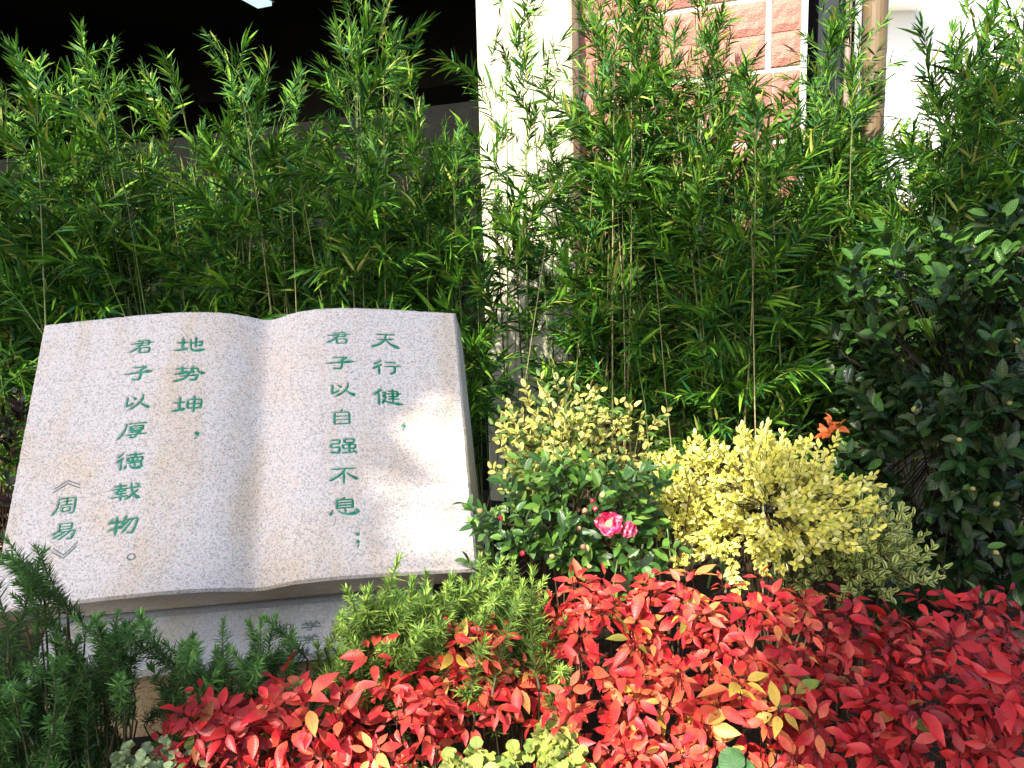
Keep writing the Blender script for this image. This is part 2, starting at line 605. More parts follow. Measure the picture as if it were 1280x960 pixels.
cbox('parapet', (s_col_l + 0.002, -0.16, 0), (SL, -0.02, 1.9), M_parapet)
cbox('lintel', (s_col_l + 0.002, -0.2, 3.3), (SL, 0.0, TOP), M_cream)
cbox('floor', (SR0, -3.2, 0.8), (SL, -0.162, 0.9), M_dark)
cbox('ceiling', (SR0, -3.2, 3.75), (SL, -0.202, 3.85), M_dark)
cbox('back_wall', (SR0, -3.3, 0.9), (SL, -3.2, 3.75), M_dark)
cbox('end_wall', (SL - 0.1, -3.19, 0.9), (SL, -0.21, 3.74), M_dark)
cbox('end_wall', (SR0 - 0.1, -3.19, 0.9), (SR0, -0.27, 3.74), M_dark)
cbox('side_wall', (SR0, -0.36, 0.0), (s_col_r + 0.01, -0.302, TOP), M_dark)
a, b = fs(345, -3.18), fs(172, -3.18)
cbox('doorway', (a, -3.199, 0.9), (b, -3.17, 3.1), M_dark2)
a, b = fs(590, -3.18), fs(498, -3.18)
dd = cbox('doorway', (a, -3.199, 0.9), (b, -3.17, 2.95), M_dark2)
a, b = fs(572, -3.1), fs(520, -3.1)
m = MB()
m.box((a, -3.165, 0.9), (b, -3.15, 2.7), M=fp)
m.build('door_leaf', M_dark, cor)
# fluorescent fitting under the corridor ceiling
p = onplane(333, 10, F0 - FN * 2.0, FN)
lt = thing('ceiling_light', p, 'lit bluish white tube light under the dark corridor ceiling', 'lamp')
e2 = FN
s2 = np.cross(e2, [0, 0, 1.0])


def lbox(lo, hi):
    m = MB()
    m.box(lo, hi, M=lambda v: p + v[:, :1] * e2 + v[:, 1:2] * s2 + v[:, 2:3] * np.array([0, 0, 1.0]))
    return m


lbox((0.02, -0.07, 0.0), (1.22, 0.07, 0.03)).build('diffuser', M_tubelight, lt)
lbox((0.0, -0.085, 0.031), (1.24, 0.085, 0.08)).build('housing', M_trim, lt)
for q in (0.25, 1.0):
    m = lbox((q - 0.01, -0.01, 0.081), (q + 0.01, 0.01, 3.749 - p[2]))
    m.build('hanger', M_trim, lt)
# cream post put in for a small cream patch in the corridor
c = onplane(556, 150, F0 - FN * 0.5, FN)
m = MB()
hh = c[2]
m.tube([(c[0], c[1], 0.9), (c[0], c[1], hh - 0.05), (c[0], c[1], hh - 0.015), (c[0], c[1], hh)], [0.05, 0.05, 0.04, 0.015], 16)
tag(m.build('corridor_post', M_cream, smooth=True), 'short cream round post in the dark corridor near the column', 'post')

# far white building on the right, put in for the blown-out background
fb = thing('white_building', (9, 15, 0), 'overexposed white building far behind the brown pipe', 'building')
m = MB()
m.box((4.4, 14, 0), (16, 22, 9))
m.build('wall', M_white, fb)
m = MB()
m.box((4.7, 13.3, 6.0), (7.6, 13.999, 6.12))
m.build('balcony_slab', M_white, fb)
m = MB()
m.box((4.7, 13.25, 6.35), (7.3, 13.29, 6.47))
for i in range(9):
    x = 4.75 + i * 0.31
    m.box((x, 13.26, 6.121), (x + 0.04, 13.285, 6.349))
m.build('railing', M_teal, fb)
for i in range(3):
    for j in range(3):
        m = MB()
        x, z = 11.0 + 1.7 * i, 1.2 + 2.7 * j
        m.box((x, 13.97, z), (x + 1.2, 13.998, z + 1.4))
        o = m.build('window', M_trim, fb)
        m = MB()
        m.box((x + 0.08, 13.96, z + 0.08), (x + 1.12, 13.969, z + 1.32))
        m.build('pane', M_glass, o)

# ------------------------------------------------------------------ the stone book
BC = np.array([-0.609, 1.655, -0.328 + CZ])
BYAW, BT, BH, BW_ = 0.161, 1.007, 0.678, 1.0
BA = np.array([math.cos(BYAW), math.sin(BYAW), 0])
_bn = np.array([math.sin(BYAW), -math.cos(BYAW), 0])
BB = -_bn * math.cos(BT) + np.array([0, 0, math.sin(BT)])
BN = np.cross(BA, BB)
SP = 0.024                                       # spine a little right of the middle


def bh(u):
    """height of the page above the corner plane; u in -0.5..0.5"""
    d = abs(u - SP) / (0.5 - SP if u > SP else 0.5 + SP)
    return float(np.interp(d, [0, 0.04, 0.10, 0.18, 0.28, 0.40, 0.55, 0.72, 0.88, 1.0],
                           [-0.010, -0.002, 0.018, 0.034, 0.042, 0.043, 0.036, 0.023, 0.010, 0.0]))


_us = np.linspace(-0.5, 0.5, 401)
_hs = np.array([bh(u) for u in _us])
_k = np.exp(-0.5 * (np.arange(-14, 15) / 5.0) ** 2)
_k /= _k.sum()
_pad = np.pad(_hs, 14, mode='reflect', reflect_type='odd')
_hs = np.convolve(_pad, _k, 'valid')


def bhs(u):
    return np.interp(u, _us, _hs)


def bpt(u, v, h):
    return BC + u * BA * BW_ + v * BB * BH + h * BN


def book_uv(px, py):
    d = ray(px, py)
    h = 0.02
    for _ in range(12):
        p0 = BC + h * BN
        q = CAM + d * (np.dot(p0 - CAM, BN) / np.dot(d, BN))
        u = float(np.dot(q - BC, BA))
        v = float(np.dot(q - BC, BB) / BH)
        h = float(bhs(u))
    return u, v


THK = 0.115
book = thing('stone_book', BC - 0.5 * BB * BH - BN * THK, 'open book carved from pale pink granite with green Chinese characters', 'monument')
bev = 0.006
DEP = 0.003
CUTS = []                                        # carved strokes in page metres: (points, half widths)

# strokes: (profile, points) on a 100 x 100 grid, y down
CH = {
 '天': [('h', (16, 11), (84, 9)), ('h', (22, 42), (78, 38)), ('p', (52, 11), (48, 46), (26, 74), (0, 86)), ('n', (52, 46), (72, 72), (100, 92))],
 '行': [('p', (30, 4), (4, 28)), ('p', (32, 28), (0, 60)), ('v', (22, 46), (22, 98)), ('h', (46, 15), (82, 12)), ('h', (42, 43), (100, 39)), ('v', (78, 42), (76, 84)), ('p', (77, 82), (60, 97))],
 '健': [('p', (28, 2), (0, 38)), ('v', (18, 26), (18, 98)), ('h', (48, 15), (80, 13)), ('h', (42, 31), (92, 29)), ('h', (48, 47), (80, 45)), ('v', (80, 13), (80, 47)), ('h', (46, 62), (86, 60)), ('v', (64, 2), (64, 78)), ('h', (30, 24), (42, 22)), ('p', (42, 22), (31, 48)), ('h', (31, 48), (42, 48)), ('p', (42, 48), (28, 92)), ('n', (31, 66), (56, 84), (100, 94))],
 '君': [('h', (26, 8), (76, 6)), ('v', (76, 6), (74, 40)), ('h', (4, 24), (98, 20)), ('h', (28, 40), (76, 38)), ('p', (48, 6), (40, 46), (2, 86)), ('h', (42, 58), (80, 56)), ('v', (42, 58), (42, 95)), ('v', (80, 56), (78, 96)), ('h', (42, 93), (79, 91))],
 '子': [('h', (24, 8), (74, 6)), ('p', (74, 6), (52, 30)), ('v', (52, 28), (55, 60), (50, 92)), ('p', (52, 90), (26, 86)), ('n', (0, 48), (50, 43), (100, 38))],
 '以': [('v', (18, 14), (16, 74)), ('p', (14, 78), (42, 56)), ('d', (36, 16), (50, 34)), ('p', (72, 0), (66, 50), (28, 98)), ('n', (64, 54), (80, 76), (100, 92))],
 '自': [('d', (54, 0), (42, 18)), ('v', (14, 20), (14, 98)), ('v', (86, 20), (86, 98)), ('h', (14, 20), (86, 18)), ('h', (18, 44), (84, 43)), ('h', (18, 67), (84, 66)), ('h', (14, 92), (86, 91))],
 '强': [('h', (8, 10), (40, 8)), ('v', (40, 8), (38, 32)), ('h', (10, 33), (40, 31)), ('v', (10, 33), (8, 56)), ('h', (8, 56), (40, 54)), ('v', (40, 54), (36, 92)), ('p', (38, 92), (6, 86)), ('h', (56, 6), (90, 5)), ('v', (56, 6), (57, 28)), ('v', (90, 5), (89, 28)), ('h', (57, 28), (89, 27)), ('h', (50, 42), (96, 40)), ('v', (51, 42), (52, 66)), ('v', (95, 40), (94, 66)), ('h', (52, 66), (94, 64)), ('v', (73, 28), (73, 92)), ('h', (46, 94), (90, 88)), ('d', (86, 74), (100, 98))],
 '不': [('h', (8, 8), (94, 6)), ('p', (54, 10), (36, 46), (0, 78)), ('v', (50, 28), (50, 100)), ('n', (60, 36), (78, 56), (100, 76))],
 '息': [('d', (52, 0), (42, 12)), ('v', (25, 14), (25, 62)), ('v', (76, 14), (76, 62)), ('h', (25, 14), (76, 12)), ('h', (27, 30), (74, 29)), ('h', (27, 45), (74, 44)), ('h', (25, 60), (76, 59)), ('d', (12, 72), (2, 96)), ('n', (30, 72), (40, 90), (70, 98), (100, 84)), ('d', (48, 68), (56, 80)), ('d', (84, 68), (96, 80))],
 '，': [('b', (50, 30)), ('p', (60, 36), (54, 74), (20, 96))],
 '；': [('b', (50, 12)), ('b', (50, 62)), ('p', (58, 66), (56, 86), (36, 100))],
 '。': [('o', (50, 50))],
 '地': [('h', (6, 40), (42, 36)), ('v', (25, 6), (25, 82)), ('n', (0, 88), (22, 84), (44, 76)), ('h', (46, 44), (88, 30)), ('v', (88, 30), (84, 62)), ('p', (85, 60), (74, 56)), ('v', (67, 0), (67, 70)), ('n', (50, 12), (51, 84), (66, 96), (100, 82))],
 '势': [('h', (6, 18), (44, 14)), ('v', (26, 0), (26, 52)), ('n', (2, 54), (24, 46), (46, 34)), ('p', (60, 0), (57, 30), (42, 54)), ('h', (48, 18), (78, 14)), ('n', (78, 14), (80, 40), (100, 48)), ('d', (52, 28), (66, 42)), ('h', (22, 66), (78, 60)), ('v', (77, 60), (70, 94)), ('p', (71, 94), (54, 92)), ('p', (46, 54), (36, 80), (2, 100))],
 '坤': [('h', (6, 40), (42, 36)), ('v', (25, 6), (25, 82)), ('n', (0, 92), (22, 84), (44, 76)), ('v', (52, 22), (52, 76)), ('h', (52, 22), (97, 20)), ('v', (97, 20), (95, 76)), ('h', (52, 48), (95, 46)), ('h', (52, 74), (95, 72)), ('v', (74, 0), (73, 100))],
 '厚': [('h', (22, 7), (98, 5)), ('p', (26, 8), (20, 55), (0, 100)), ('h', (42, 22), (84, 20)), ('v', (42, 22), (42, 50)), ('v', (84, 20), (83, 50)), ('h', (42, 36), (84, 35)), ('h', (42, 50), (84, 49)), ('h', (40, 61), (80, 59)), ('p', (80, 59), (63, 72)), ('h', (28, 77), (100, 73)), ('v', (63, 70), (60, 95)), ('p', (60, 95), (42, 92))],
 '德': [('p', (24, 2), (2, 26)), ('p', (26, 28), (0, 56)), ('v', (18, 44), (18, 100)), ('h', (36, 15), (98, 12)), ('v', (67, 0), (67, 28)), ('h', (42, 30), (93, 28)), ('v', (42, 30), (43, 52)), ('v', (93, 28), (92, 52)), ('h', (43, 52), (92, 51)), ('v', (59, 30), (59, 52)), ('v', (76, 29), (76, 52)), ('h', (40, 62), (96, 60)), ('d', (40, 72), (32, 94)), ('n', (52, 70), (56, 88), (74, 95), (100, 84)), ('d', (64, 68), (71, 79)), ('d', (86, 68), (96, 78))],
 '载': [('h', (10, 17), (52, 14)), ('v', (30, 2), (30, 30)), ('h', (0, 33), (98, 27)), ('h', (12, 47), (52, 43)), ('p', (28, 36), (16, 60)), ('h', (16, 60), (54, 57)), ('h', (2, 80), (58, 74)), ('v', (35, 46), (35, 100)), ('n', (66, 0), (70, 50), (82, 80), (100, 94)), ('p', (90, 44), (50, 98)), ('d', (80, 5), (92, 16))],
 '物': [('p', (14, 14), (2, 38)), ('h', (8, 34), (44, 28)), ('v', (27, 0), (27, 100)), ('n', (0, 74), (24, 64), (46, 54)), ('p', (60, 0), (44, 44)), ('h', (56, 22), (97, 15)), ('v', (97, 15), (91, 60), (82, 94)), ('p', (83, 94), (66, 90)), ('p', (68, 22), (40, 68)), ('p', (82, 20), (48, 94))],
 '周': [('p', (20, 7), (18, 60), (0, 100)), ('h', (20, 7), (92, 5)), ('v', (91, 5), (89, 92)), ('p', (90, 92), (74, 94)), ('h', (34, 25), (78, 23)), ('v', (56, 12), (56, 44)), ('h', (32, 45), (80, 43)), ('h', (40, 58), (72, 57)), ('v', (40, 58), (41, 82)), ('v', (72, 57), (71, 82)), ('h', (41, 82), (71, 81))],
 '易': [('h', (26, 4), (78, 2)), ('v', (26, 4), (26, 38)), ('v', (78, 2), (77, 38)), ('h', (26, 21), (77, 20)), ('h', (26, 38), (77, 37)), ('p', (34, 40), (2, 68)), ('h', (28, 53), (95, 48)), ('v', (94, 48), (88, 80), (80, 98)), ('p', (81, 98), (64, 94)), ('p', (54, 52), (6, 90)), ('p', (76, 50), (30, 100))],
 '︽': [('t', (0, 72), (50, 8), (100, 58)), ('t', (0, 96), (50, 34), (100, 84))],
 '︾': [('t', (0, 42), (50, 96), (100, 10)), ('t', (0, 12), (50, 70), (100, -14))],
 '中': [('l', (12, 25), (88, 25)), ('l', (12, 25), (15, 65)), ('l', (88, 25), (85, 65)), ('l', (15, 63), (85, 63)), ('l', (50, 0), (50, 100))],
 '学': [('l', (22, 4), (32, 20)), ('l', (46, 0), (52, 18)), ('l', (80, 2), (68, 20)), ('l', (8, 42), (10, 27)), ('l', (10, 27), (92, 27)), ('l', (92, 27), (84, 42)), ('l', (28, 45), (72, 44)), ('l', (72, 44), (52, 58)), ('l', (4, 66), (98, 64)), ('l', (52, 58), (53, 96)), ('l', (53, 96), (34, 90))],
 '1': [('l', (30, 20), (52, 4)), ('l', (52, 4), (52, 98))],
 '0': [('o', (50, 50))],
}


def stroke_outline(kind, pts):
    """returns centre points and half widths"""
    P = np.array(pts, float)
    if kind in 'bo':
        return None
    if len(P) > 2 and kind != 't':
        t = np.linspace(0, 1, len(P))
        tt = np.linspace(0, 1, 12)
        Q = np.zeros((12, 2))
        for ax in range(2):                       # Lagrange through the few given points
            cf = np.polyfit(t, P[:, ax], len(P) - 1) if len(P) <= 3 else None
            Q[:, ax] = np.polyval(cf, tt) if cf is not None else np.interp(tt, t, P[:, ax])
        if len(P) > 3:
            kk = np.array([1, 2, 1]) / 4
            for _ in range(3):
                Q[1:-1] = np.stack([np.convolve(Q[:, a_], kk, 'valid') for a_ in range(2)], 1)
        P = Q
    else:
        seg = []
        for i in range(len(P) - 1):
            for t in np.linspace(0, 1, 6)[:-1]:
                seg.append(P[i] * (1 - t) + P[i + 1] * t)
        seg.append(P[-1])
        P = np.array(seg)
    t = np.linspace(0, 1, len(P))
    wd = {'h': np.interp(t, [0, .08, .5, .9, 1], [2.2, 4.2, 3.2, 4.6, 2.4]),
          'v': np.interp(t, [0, .1, .5, .9, 1], [3.5, 5.8, 5.2, 5.8, 3.4]),
          'p': np.interp(t, [0, .2, .7, .92, 1], [3.6, 4.6, 5.0, 5.6, 2.0]),
          'n': np.interp(t, [0, .15, .5, .82, 1], [2.6, 4.0, 5.0, 7.8, 1.6]),
          'd': np.interp(t, [0, .4, .8, 1], [2.0, 4.6, 6.0, 2.5]),
          't': np.full(len(P), 1.5), 'l': np.full(len(P), 2.4)}[kind]
    return P, wd


def glyph(parent, ch, surf, mat, sx, sy, name, label=None, cut=None):
    """surf(a, b) maps grid fractions (right, down) to a point a hair above the stone; sx, sy are the glyph size in metres"""
    m = MB()
    for st in CH[ch]:
        kind, pts = st[0], st[1:]
        if kind == 'b':
            cx, cy = pts[0]
            rr = 0.36 * min(sx, sy)
            if cut:
                CUTS.append((np.array([cut(cx / 100, cy / 100)] * 2), np.array([rr, rr])))
            vs = [surf(cx / 100 + rr / sx * math.cos(a), cy / 100 + rr / sy * math.sin(a)) for a in np.linspace(0, 2 * math.pi, 14)[:-1]]
            m.add(vs, [tuple(reversed(range(13)))])
            continue
        if kind == 'o':
            vs, fc = [], []
            for a in np.linspace(0, 2 * math.pi, 21)[:-1]:
                for r in (47, 34):
                    vs.append(surf(0.5 + r / 100 * math.cos(a), 0.5 + r / 100 * math.sin(a)))
            for i in range(20):
                j = (i + 1) % 20
                fc.append((2 * i, 2 * i + 1, 2 * j + 1, 2 * j))
            m.add(vs, fc)
            continue
        P, wd = stroke_outline(kind, pts)
        P = P / 100 * np.array([sx, sy])
        wd = wd / 100 * (sx + sy) / 2 * (1.12 if ch not in '，；' else 1.3) * rng.uniform(0.92, 1.08)
        T = np.gradient(P, axis=0)
        T /= np.linalg.norm(T, axis=1, keepdims=True) + 1e-9
        Nn = np.stack([-T[:, 1], T[:, 0]], 1)
        if cut:
            CUTS.append((np.array([cut(q[0] / sx, q[1] / sy) for q in P]), wd))
        A, B = P + Nn * (wd[:, None] + .0004), P - Nn * (wd[:, None] + .0004)
        vs = []
        for i in range(len(P)):
            vs.append(surf(A[i, 0] / sx, A[i, 1] / sy))
            vs.append(surf(B[i, 0] / sx, B[i, 1] / sy))
        m.add(vs, [(2 * i, 2 * i + 1, 2 * i + 3, 2 * i + 2) for i in range(len(P) - 1)])
    o = m.build(name, mat, parent)
    if label:
        o['label'] = label
    return o


GL = [('天', 466, 413, 502, 435), ('行', 468, 448, 504, 467), ('健', 469, 484, 507, 506), ('，', 504, 529, 511, 538),
      ('君', 409, 412, 441, 428), ('子', 409, 443, 445, 461), ('以', 411, 476, 446, 495), ('自', 416, 510, 442, 531),
      ('强', 412, 547, 448, 568), ('不', 413, 584, 450, 606), ('息', 413, 622, 452, 646), ('；', 446, 667, 453, 687),
      ('地', 218, 418, 257, 438), ('势', 216, 455, 256, 475), ('坤', 214, 493, 252, 515), ('，', 241, 538, 250, 549),
      ('君', 160, 422, 192, 440), ('子', 155, 455, 190, 475), ('以', 151, 491, 186, 511), ('厚', 146, 527, 182, 548),
      ('德', 143, 565, 178, 588), ('载', 136, 604, 174, 627), ('物', 133, 646, 170, 671), ('。', 156, 694, 168, 704),
      ('︽', 65, 600, 98, 616), ('周', 63, 622, 93, 645), ('易', 62, 655, 92, 677), ('︾', 62, 684, 92, 702)]
for ch, x0, y0, x1, y1 in GL:
    cx, cy = (x0 + x1) / 2, (y0 + y1) / 2
    uc, vc = book_uv(cx, cy)
    ul, _ = book_uv(x0, cy)
    ur, _ = book_uv(x1, cy)
    _, vt = book_uv(cx, y0)
    _, vb = book_uv(cx, y1)
    hw, hv = (ur - ul) / 2 * 1.0, (vt - vb) / 2 * 0.94

    bare = ch in '。︽︾'

    def surf(a, b, uc=uc, vc=vc, hw=hw, hv=hv, hh=0.0010 if bare else 0.0005 - DEP):
        u = uc + (2 * a - 1) * hw
        v = vc - (2 * b - 1) * hv
        return bpt(u * (1 - 2 * bev), v * (1 - 2 * bev / BH), bhs(u) + hh)

    def cut(a, b, uc=uc, vc=vc, hw=hw, hv=hv):
        return (uc + (2 * a - 1) * hw, (vc - (2 * b - 1) * hv) * BH)
    glyph(book, ch, surf, M_carve if bare else M_paint, 2 * hw, 2 * hv * BH, 'carved_mark' if ch in '，；。︽︾' else 'carved_character',
          ('bare carved ' if bare else 'green painted ') + {'，': 'comma', '；': 'semicolon', '。': 'full stop', '︽': 'opening title mark', '︾': 'closing title mark'}.get(ch, 'character ' + ch), None if bare else cut)

# the page slab itself, its face sunk where the strokes are cut
nu, nv = 640, 430
us = np.linspace(-0.5, 0.5, nu + 1)
vv = np.linspace(-0.5, 0.5, nv + 1)
UU, VV = np.meshgrid(us, vv)
YY = VV * BH
SD = np.full(UU.shape, 1.0)
for P, wd in CUTS:
    lo, hi = P.min(0) - 0.012, P.max(0) + 0.012
    i0, i1 = np.searchsorted(us, [lo[0], hi[0]])
    j0, j1 = np.searchsorted(vv * BH, [lo[1], hi[1]])
    X, Y_ = UU[j0:j1, i0:i1], YY[j0:j1, i0:i1]
    best = SD[j0:j1, i0:i1]
    for k in range(len(P) - 1):
        a, b = P[k], P[k + 1]
        ab = b - a
        t = np.clip(((X - a[0]) * ab[0] + (Y_ - a[1]) * ab[1]) / (ab @ ab + 1e-12), 0, 1)
        d = np.hypot(X - a[0] - t * ab[0], Y_ - a[1] - t * ab[1]) - (wd[k] * (1 - t) + wd[k + 1] * t)
        best = np.minimum(best, d)
    SD[j0:j1, i0:i1] = best
sunk = DEP * np.clip((0.0011 - SD) / 0.0013, 0, 1)
HH = bhs(UU) - sunk
TOPV = BC + (UU * (1 - 2 * bev))[..., None] * BA + (VV * (1 - 2 * bev / BH) * BH)[..., None] * BB + HH[..., None] * BN
vs = TOPV.reshape(-1, 3).tolist()
idx = np.arange((nu + 1) * (nv + 1)).reshape(nv + 1, nu + 1)
fc = np.stack([idx[:-1, :-1], idx[:-1, 1:], idx[1:, 1:], idx[1:, :-1]], -1).reshape(-1, 4).tolist()
ring = [(i, 0) for i in range(nu + 1)] + [(nu, j) for j in range(1, nv + 1)] + [(i, nv) for i in range(nu - 1, -1, -1)] + [(0, j) for j in range(nv - 1, 0, -1)]
rid = [j * (nu + 1) + i for i, j in ring]
b0 = len(vs)
chip = np.convolve(rng.normal(0, 1, len(ring) + 8), np.ones(9) / 9, 'valid') * 0.0028      # worn, slightly uneven arris
for q, (i, j) in enumerate(ring):
    vs.append((bpt(us[i], vv[j], bhs(us[i]) - bev - abs(chip[q]))).tolist())
for i, j in ring:
    vs.append(bpt(us[i] + ((0.022 + 0.010 * (0.5 - vv[j])) if i == nu else 0.0), vv[j], -THK).tolist())
L_ = len(ring)
for q in range(L_):
    q1 = (q + 1) % L_
    fc.append((rid[q], b0 + q, b0 + q1, rid[q1]))
    fc.append((b0 + q, b0 + L_ + q, b0 + L_ + q1, b0 + q1))
fc.append(tuple(b0 + L_ + q for q in reversed(range(L_))))
pm = bpy.data.meshes.new('page_slab')
pm.from_pydata(vs, [], fc)
pm.materials.append(M_granite)
pm.materials.append(M_edge)
pm.polygons.foreach_set('material_index', [0] * (nu * nv) + [(k % 2) if ring[k // 2][0] < nu else 0 for k in range(2 * L_)] + [1])
pm.polygons.foreach_set('use_smooth', [True] * (nu * nv) + [False] * (2 * L_ + 1))
pm.update()
put('page_slab', pm, book)

# pedestal under the book: sloped grey shelf, tan front block, dark footing
ped = thing('stone_pedestal', (BC[0], 1.55, 0), 'granite pedestal with a sloped grey shelf and tan front below the stone book', 'pedestal')
low = bpt(0, -0.5, -THK)
NB = np.array([_bn[0], _bn[1], 0])               # horizontal, towards the camera


def pp(u, out, z):
    q = low + BA * u + NB * out
    return np.array([q[0], q[1], z])


def prism(mb, u0, u1, prof):
    k = len(prof)
    vs = [pp(u0, a, b) for a, b in prof] + [pp(u1, a, b) for a, b in prof]
    mb.add(vs, [(i, (i + 1) % k, (i + 1) % k + k, i + k) for i in range(k)] + [tuple(reversed(range(k))), tuple(range(k, 2 * k))])


zl = low[2]
sh_b = at(350, 818, 1.0)
m = MB()
prism(m, -0.44, 0.40, [(-0.25, zl - 0.015), (-0.02, zl - 0.017), (0.0, zl - 0.021), (0.103, zl - 0.080), (0.107, zl - 0.087), (0.107, zl - 0.104), (-0.25, zl - 0.104)])
m.build('shelf', M_slab, ped)
m = MB()
prism(m, -0.40, 0.36, [(-0.25, zl - 0.014), (-0.03, zl - 0.0145), (-0.03, zl + 0.002), (-0.25, zl + 0.002)])
m.build('neck', M_edge, ped)
m = MB()
prism(m, -0.42, 0.38, [(-0.25, zl - 0.106), (0.088, zl - 0.106), (0.092, zl - 0.245), (-0.25, zl - 0.245)])
m.build('front_block', M_tan, ped)
m = MB()
prism(m, -0.38, 0.34, [(-0.3, zl - 0.247), (0.03, zl - 0.247), (0.03, 0.0), (-0.3, 0.0)])
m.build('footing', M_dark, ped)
# back prop that carries the leaning book
m = MB()
vs = []
for u in (-0.3, 0.3):
    for h, v in ((-THK - 0.002, -0.40), (-THK - 0.002, 0.30)):
        vs.append(bpt(u, v, h))
    q = bpt(u, 0.30, -THK)
    vs.append(np.array([q[0], q[1], 0]) + np.array([0, 0.05, 0]))
    q = bpt(u, -0.40, -THK)
    vs.append(np.array([q[0], q[1], 0]))
m.add(vs, [(0, 1, 2, 3), (7, 6, 5, 4), (0, 4, 5, 1), (1, 5, 6, 2), (2, 6, 7, 3), (3, 7, 4, 0)])
m.build('back_prop', M_tan, ped)
SHA, SHB = pp(0, 0.0, zl - 0.021), pp(0, 0.103, zl - 0.080)
shn = nrm(np.cross(BA, SHA - SHB))


def shelf_pt(px, py):
    return onplane(px, py, SHA + shn * 0.0015, shn)


for ch, x0, y0, x1, y1 in (('中', 350, 778, 366, 790), ('学', 375, 776, 402, 788), ('1', 412, 776, 420, 783), ('0', 424, 775, 437, 783), ('学', 373, 793, 399, 804), ('中', 272, 788, 290, 797)):
    c = shelf_pt((x0 + x1) / 2, (y0 + y1) / 2)
    w = float(np.dot(shelf_pt(x1, (y0 + y1) / 2) - shelf_pt(x0, (y0 + y1) / 2), BA))
    dn = nrm(SHB - SHA)
    h = float(np.dot(shelf_pt((x0 + x1) / 2, y1) - shelf_pt((x0 + x1) / 2, y0), dn))
    glyph(ped, ch, lambda a, b, c=c, w=w, h=h, dn=dn: c + BA * (a - .5) * w + dn * (b - .5) * h, M_carve, w, h, 'carved_character')

# ------------------------------------------------------------------ leaves
def leaf_geo(L, Wd, prof, fold=0.25, curl=0.15, twist=0.0, wave=0.0):
    """leaf along +Y, upper side +Z; prof: list of (t, halfwidth fraction), first and last are points"""
    vs, lv, fc = [], [], []
    rows = []
    for t, w in prof:
        y = t * L
        z = -curl * L * t * t
        a = twist * t
        if w < 1e-4:
            rows.append([len(vs)])
            vs.append((0, y, z))
            lv.append((0, t))
        else:
            hw = w * Wd / 2
            r = []
            for sgn in (-1, 0, 1):
                r.append(len(vs))
                zz = fold * hw * abs(sgn) + (wave * hw * math.sin(9 * t + sgn) if sgn else 0)
                x = sgn * hw
                vs.append((x * math.cos(a) - zz * math.sin(a), y, z + zz * math.cos(a) + x * math.sin(a)))
                lv.append((abs(sgn), t))
            rows.append(r)
    for a, b in zip(rows[:-1], rows[1:]):
        if len(a) == 1:
            fc += [(a[0], b[1], b[0]), (a[0], b[2], b[1])]
        elif len(b) == 1:
            fc += [(a[0], a[1], b[0]), (a[1], a[2], b[0])]
        else:
            fc += [(a[0], a[1], b[1], b[0]), (a[1], a[2], b[2], b[1])]
    return np.array(vs), fc, np.array(lv)


P_lance = [(0, 0), (.12, .7), (.35, 1.0), (.65, .75), (1, 0)]
P_ovate = [(0, 0), (.10, .45), (.28, .92), (.5, 1.0), (.72, .68), (.88, .3), (1, 0)]
P_ellip = [(0, 0), (.12, .55), (.32, .95), (.55, 1.0), (.78, .72), (.93, .25), (1, 0)]
P_small = [(0, 0), (.22, .8), (.55, 1.0), (.82, .6), (1, 0)]
P_round = [(0, 0), (.08, .62), (.25, .98), (.5, 1.1), (.75, .95), (.93, .55), (1, 0)]


class LeafSet:
    """a few shared leaf meshes (shape x tint) with geometry kept for merging"""
    def __init__(self, name, mat, tints, L, Wd, prof, nshape=3, fold=(.15, .4), curl=(.05, .3), wave=0.0, twist=0.3):
        self.items = []
        self.mat = mat
        self.name = name
        for ti, tint in enumerate(tints):
            for k in range(nshape):
                g = leaf_geo(L, Wd * rng.uniform(.85, 1.12), prof, rng.uniform(*fold), rng.uniform(*curl), rng.uniform(-twist, twist), wave)
                m = MB()
                m.add(g[0], g[1], tint, g[2])
                self.items.append((m.mesh(name, mat, True), g, np.array(tint), ti))
        self.nt, self.ns = len(tints), nshape

    def pick(self, ti=None):
        if ti is None:
            ti = rng.integers(self.nt)
        return int(ti) * self.ns + int(rng.integers(self.ns))


def merge_leaves(mb, ls, lst):
    for R3, p, s, k in lst:
        me, g, tint, _ = ls.items[k]
        mb.add((g[0] * s) @ R3.T + p, g[1], np.clip(tint * rng.uniform(.8, 1.2), 0, 1), g[2])


def emit(parent, ls, lst, nobj=300, name='leaf', rest='foliage', key=None):
    """lst of (R3, p, scale, item): the nearest become objects, the rest one foliage mesh"""
    if key is None:
        key = lambda q: np.linalg.norm(q[1] - CAM)
    lst = sorted(lst, key=key)
    for R3, p, s, k in lst[:nobj]:
        put(name, ls.items[k][0], parent, m4(R3, p, s))
    if len(lst) > nobj:
        mb = MB()
        merge_leaves(mb, ls, lst[nobj:])
        stuff(mb.build(rest, ls.mat, parent, True))


# ------------------------------------------------------------------ bamboo
BT_ = [(0.070, 0.195, 0.018), (0.040, 0.130, 0.016), (0.125, 0.300, 0.024), (0.015, 0.055, 0.012), (0.21, 0.40, 0.035), (0.33, 0.36, 0.07), (0.030, 0.150, 0.045)]
LS_b = LeafSet('leaf', M_bamboo, BT_, 0.068, 0.0078, P_lance, 3, (.2, .5), (.05, .35), twist=0.5)
BW8 = np.array([.22, .22, .16, .20, .09, .03, .08])


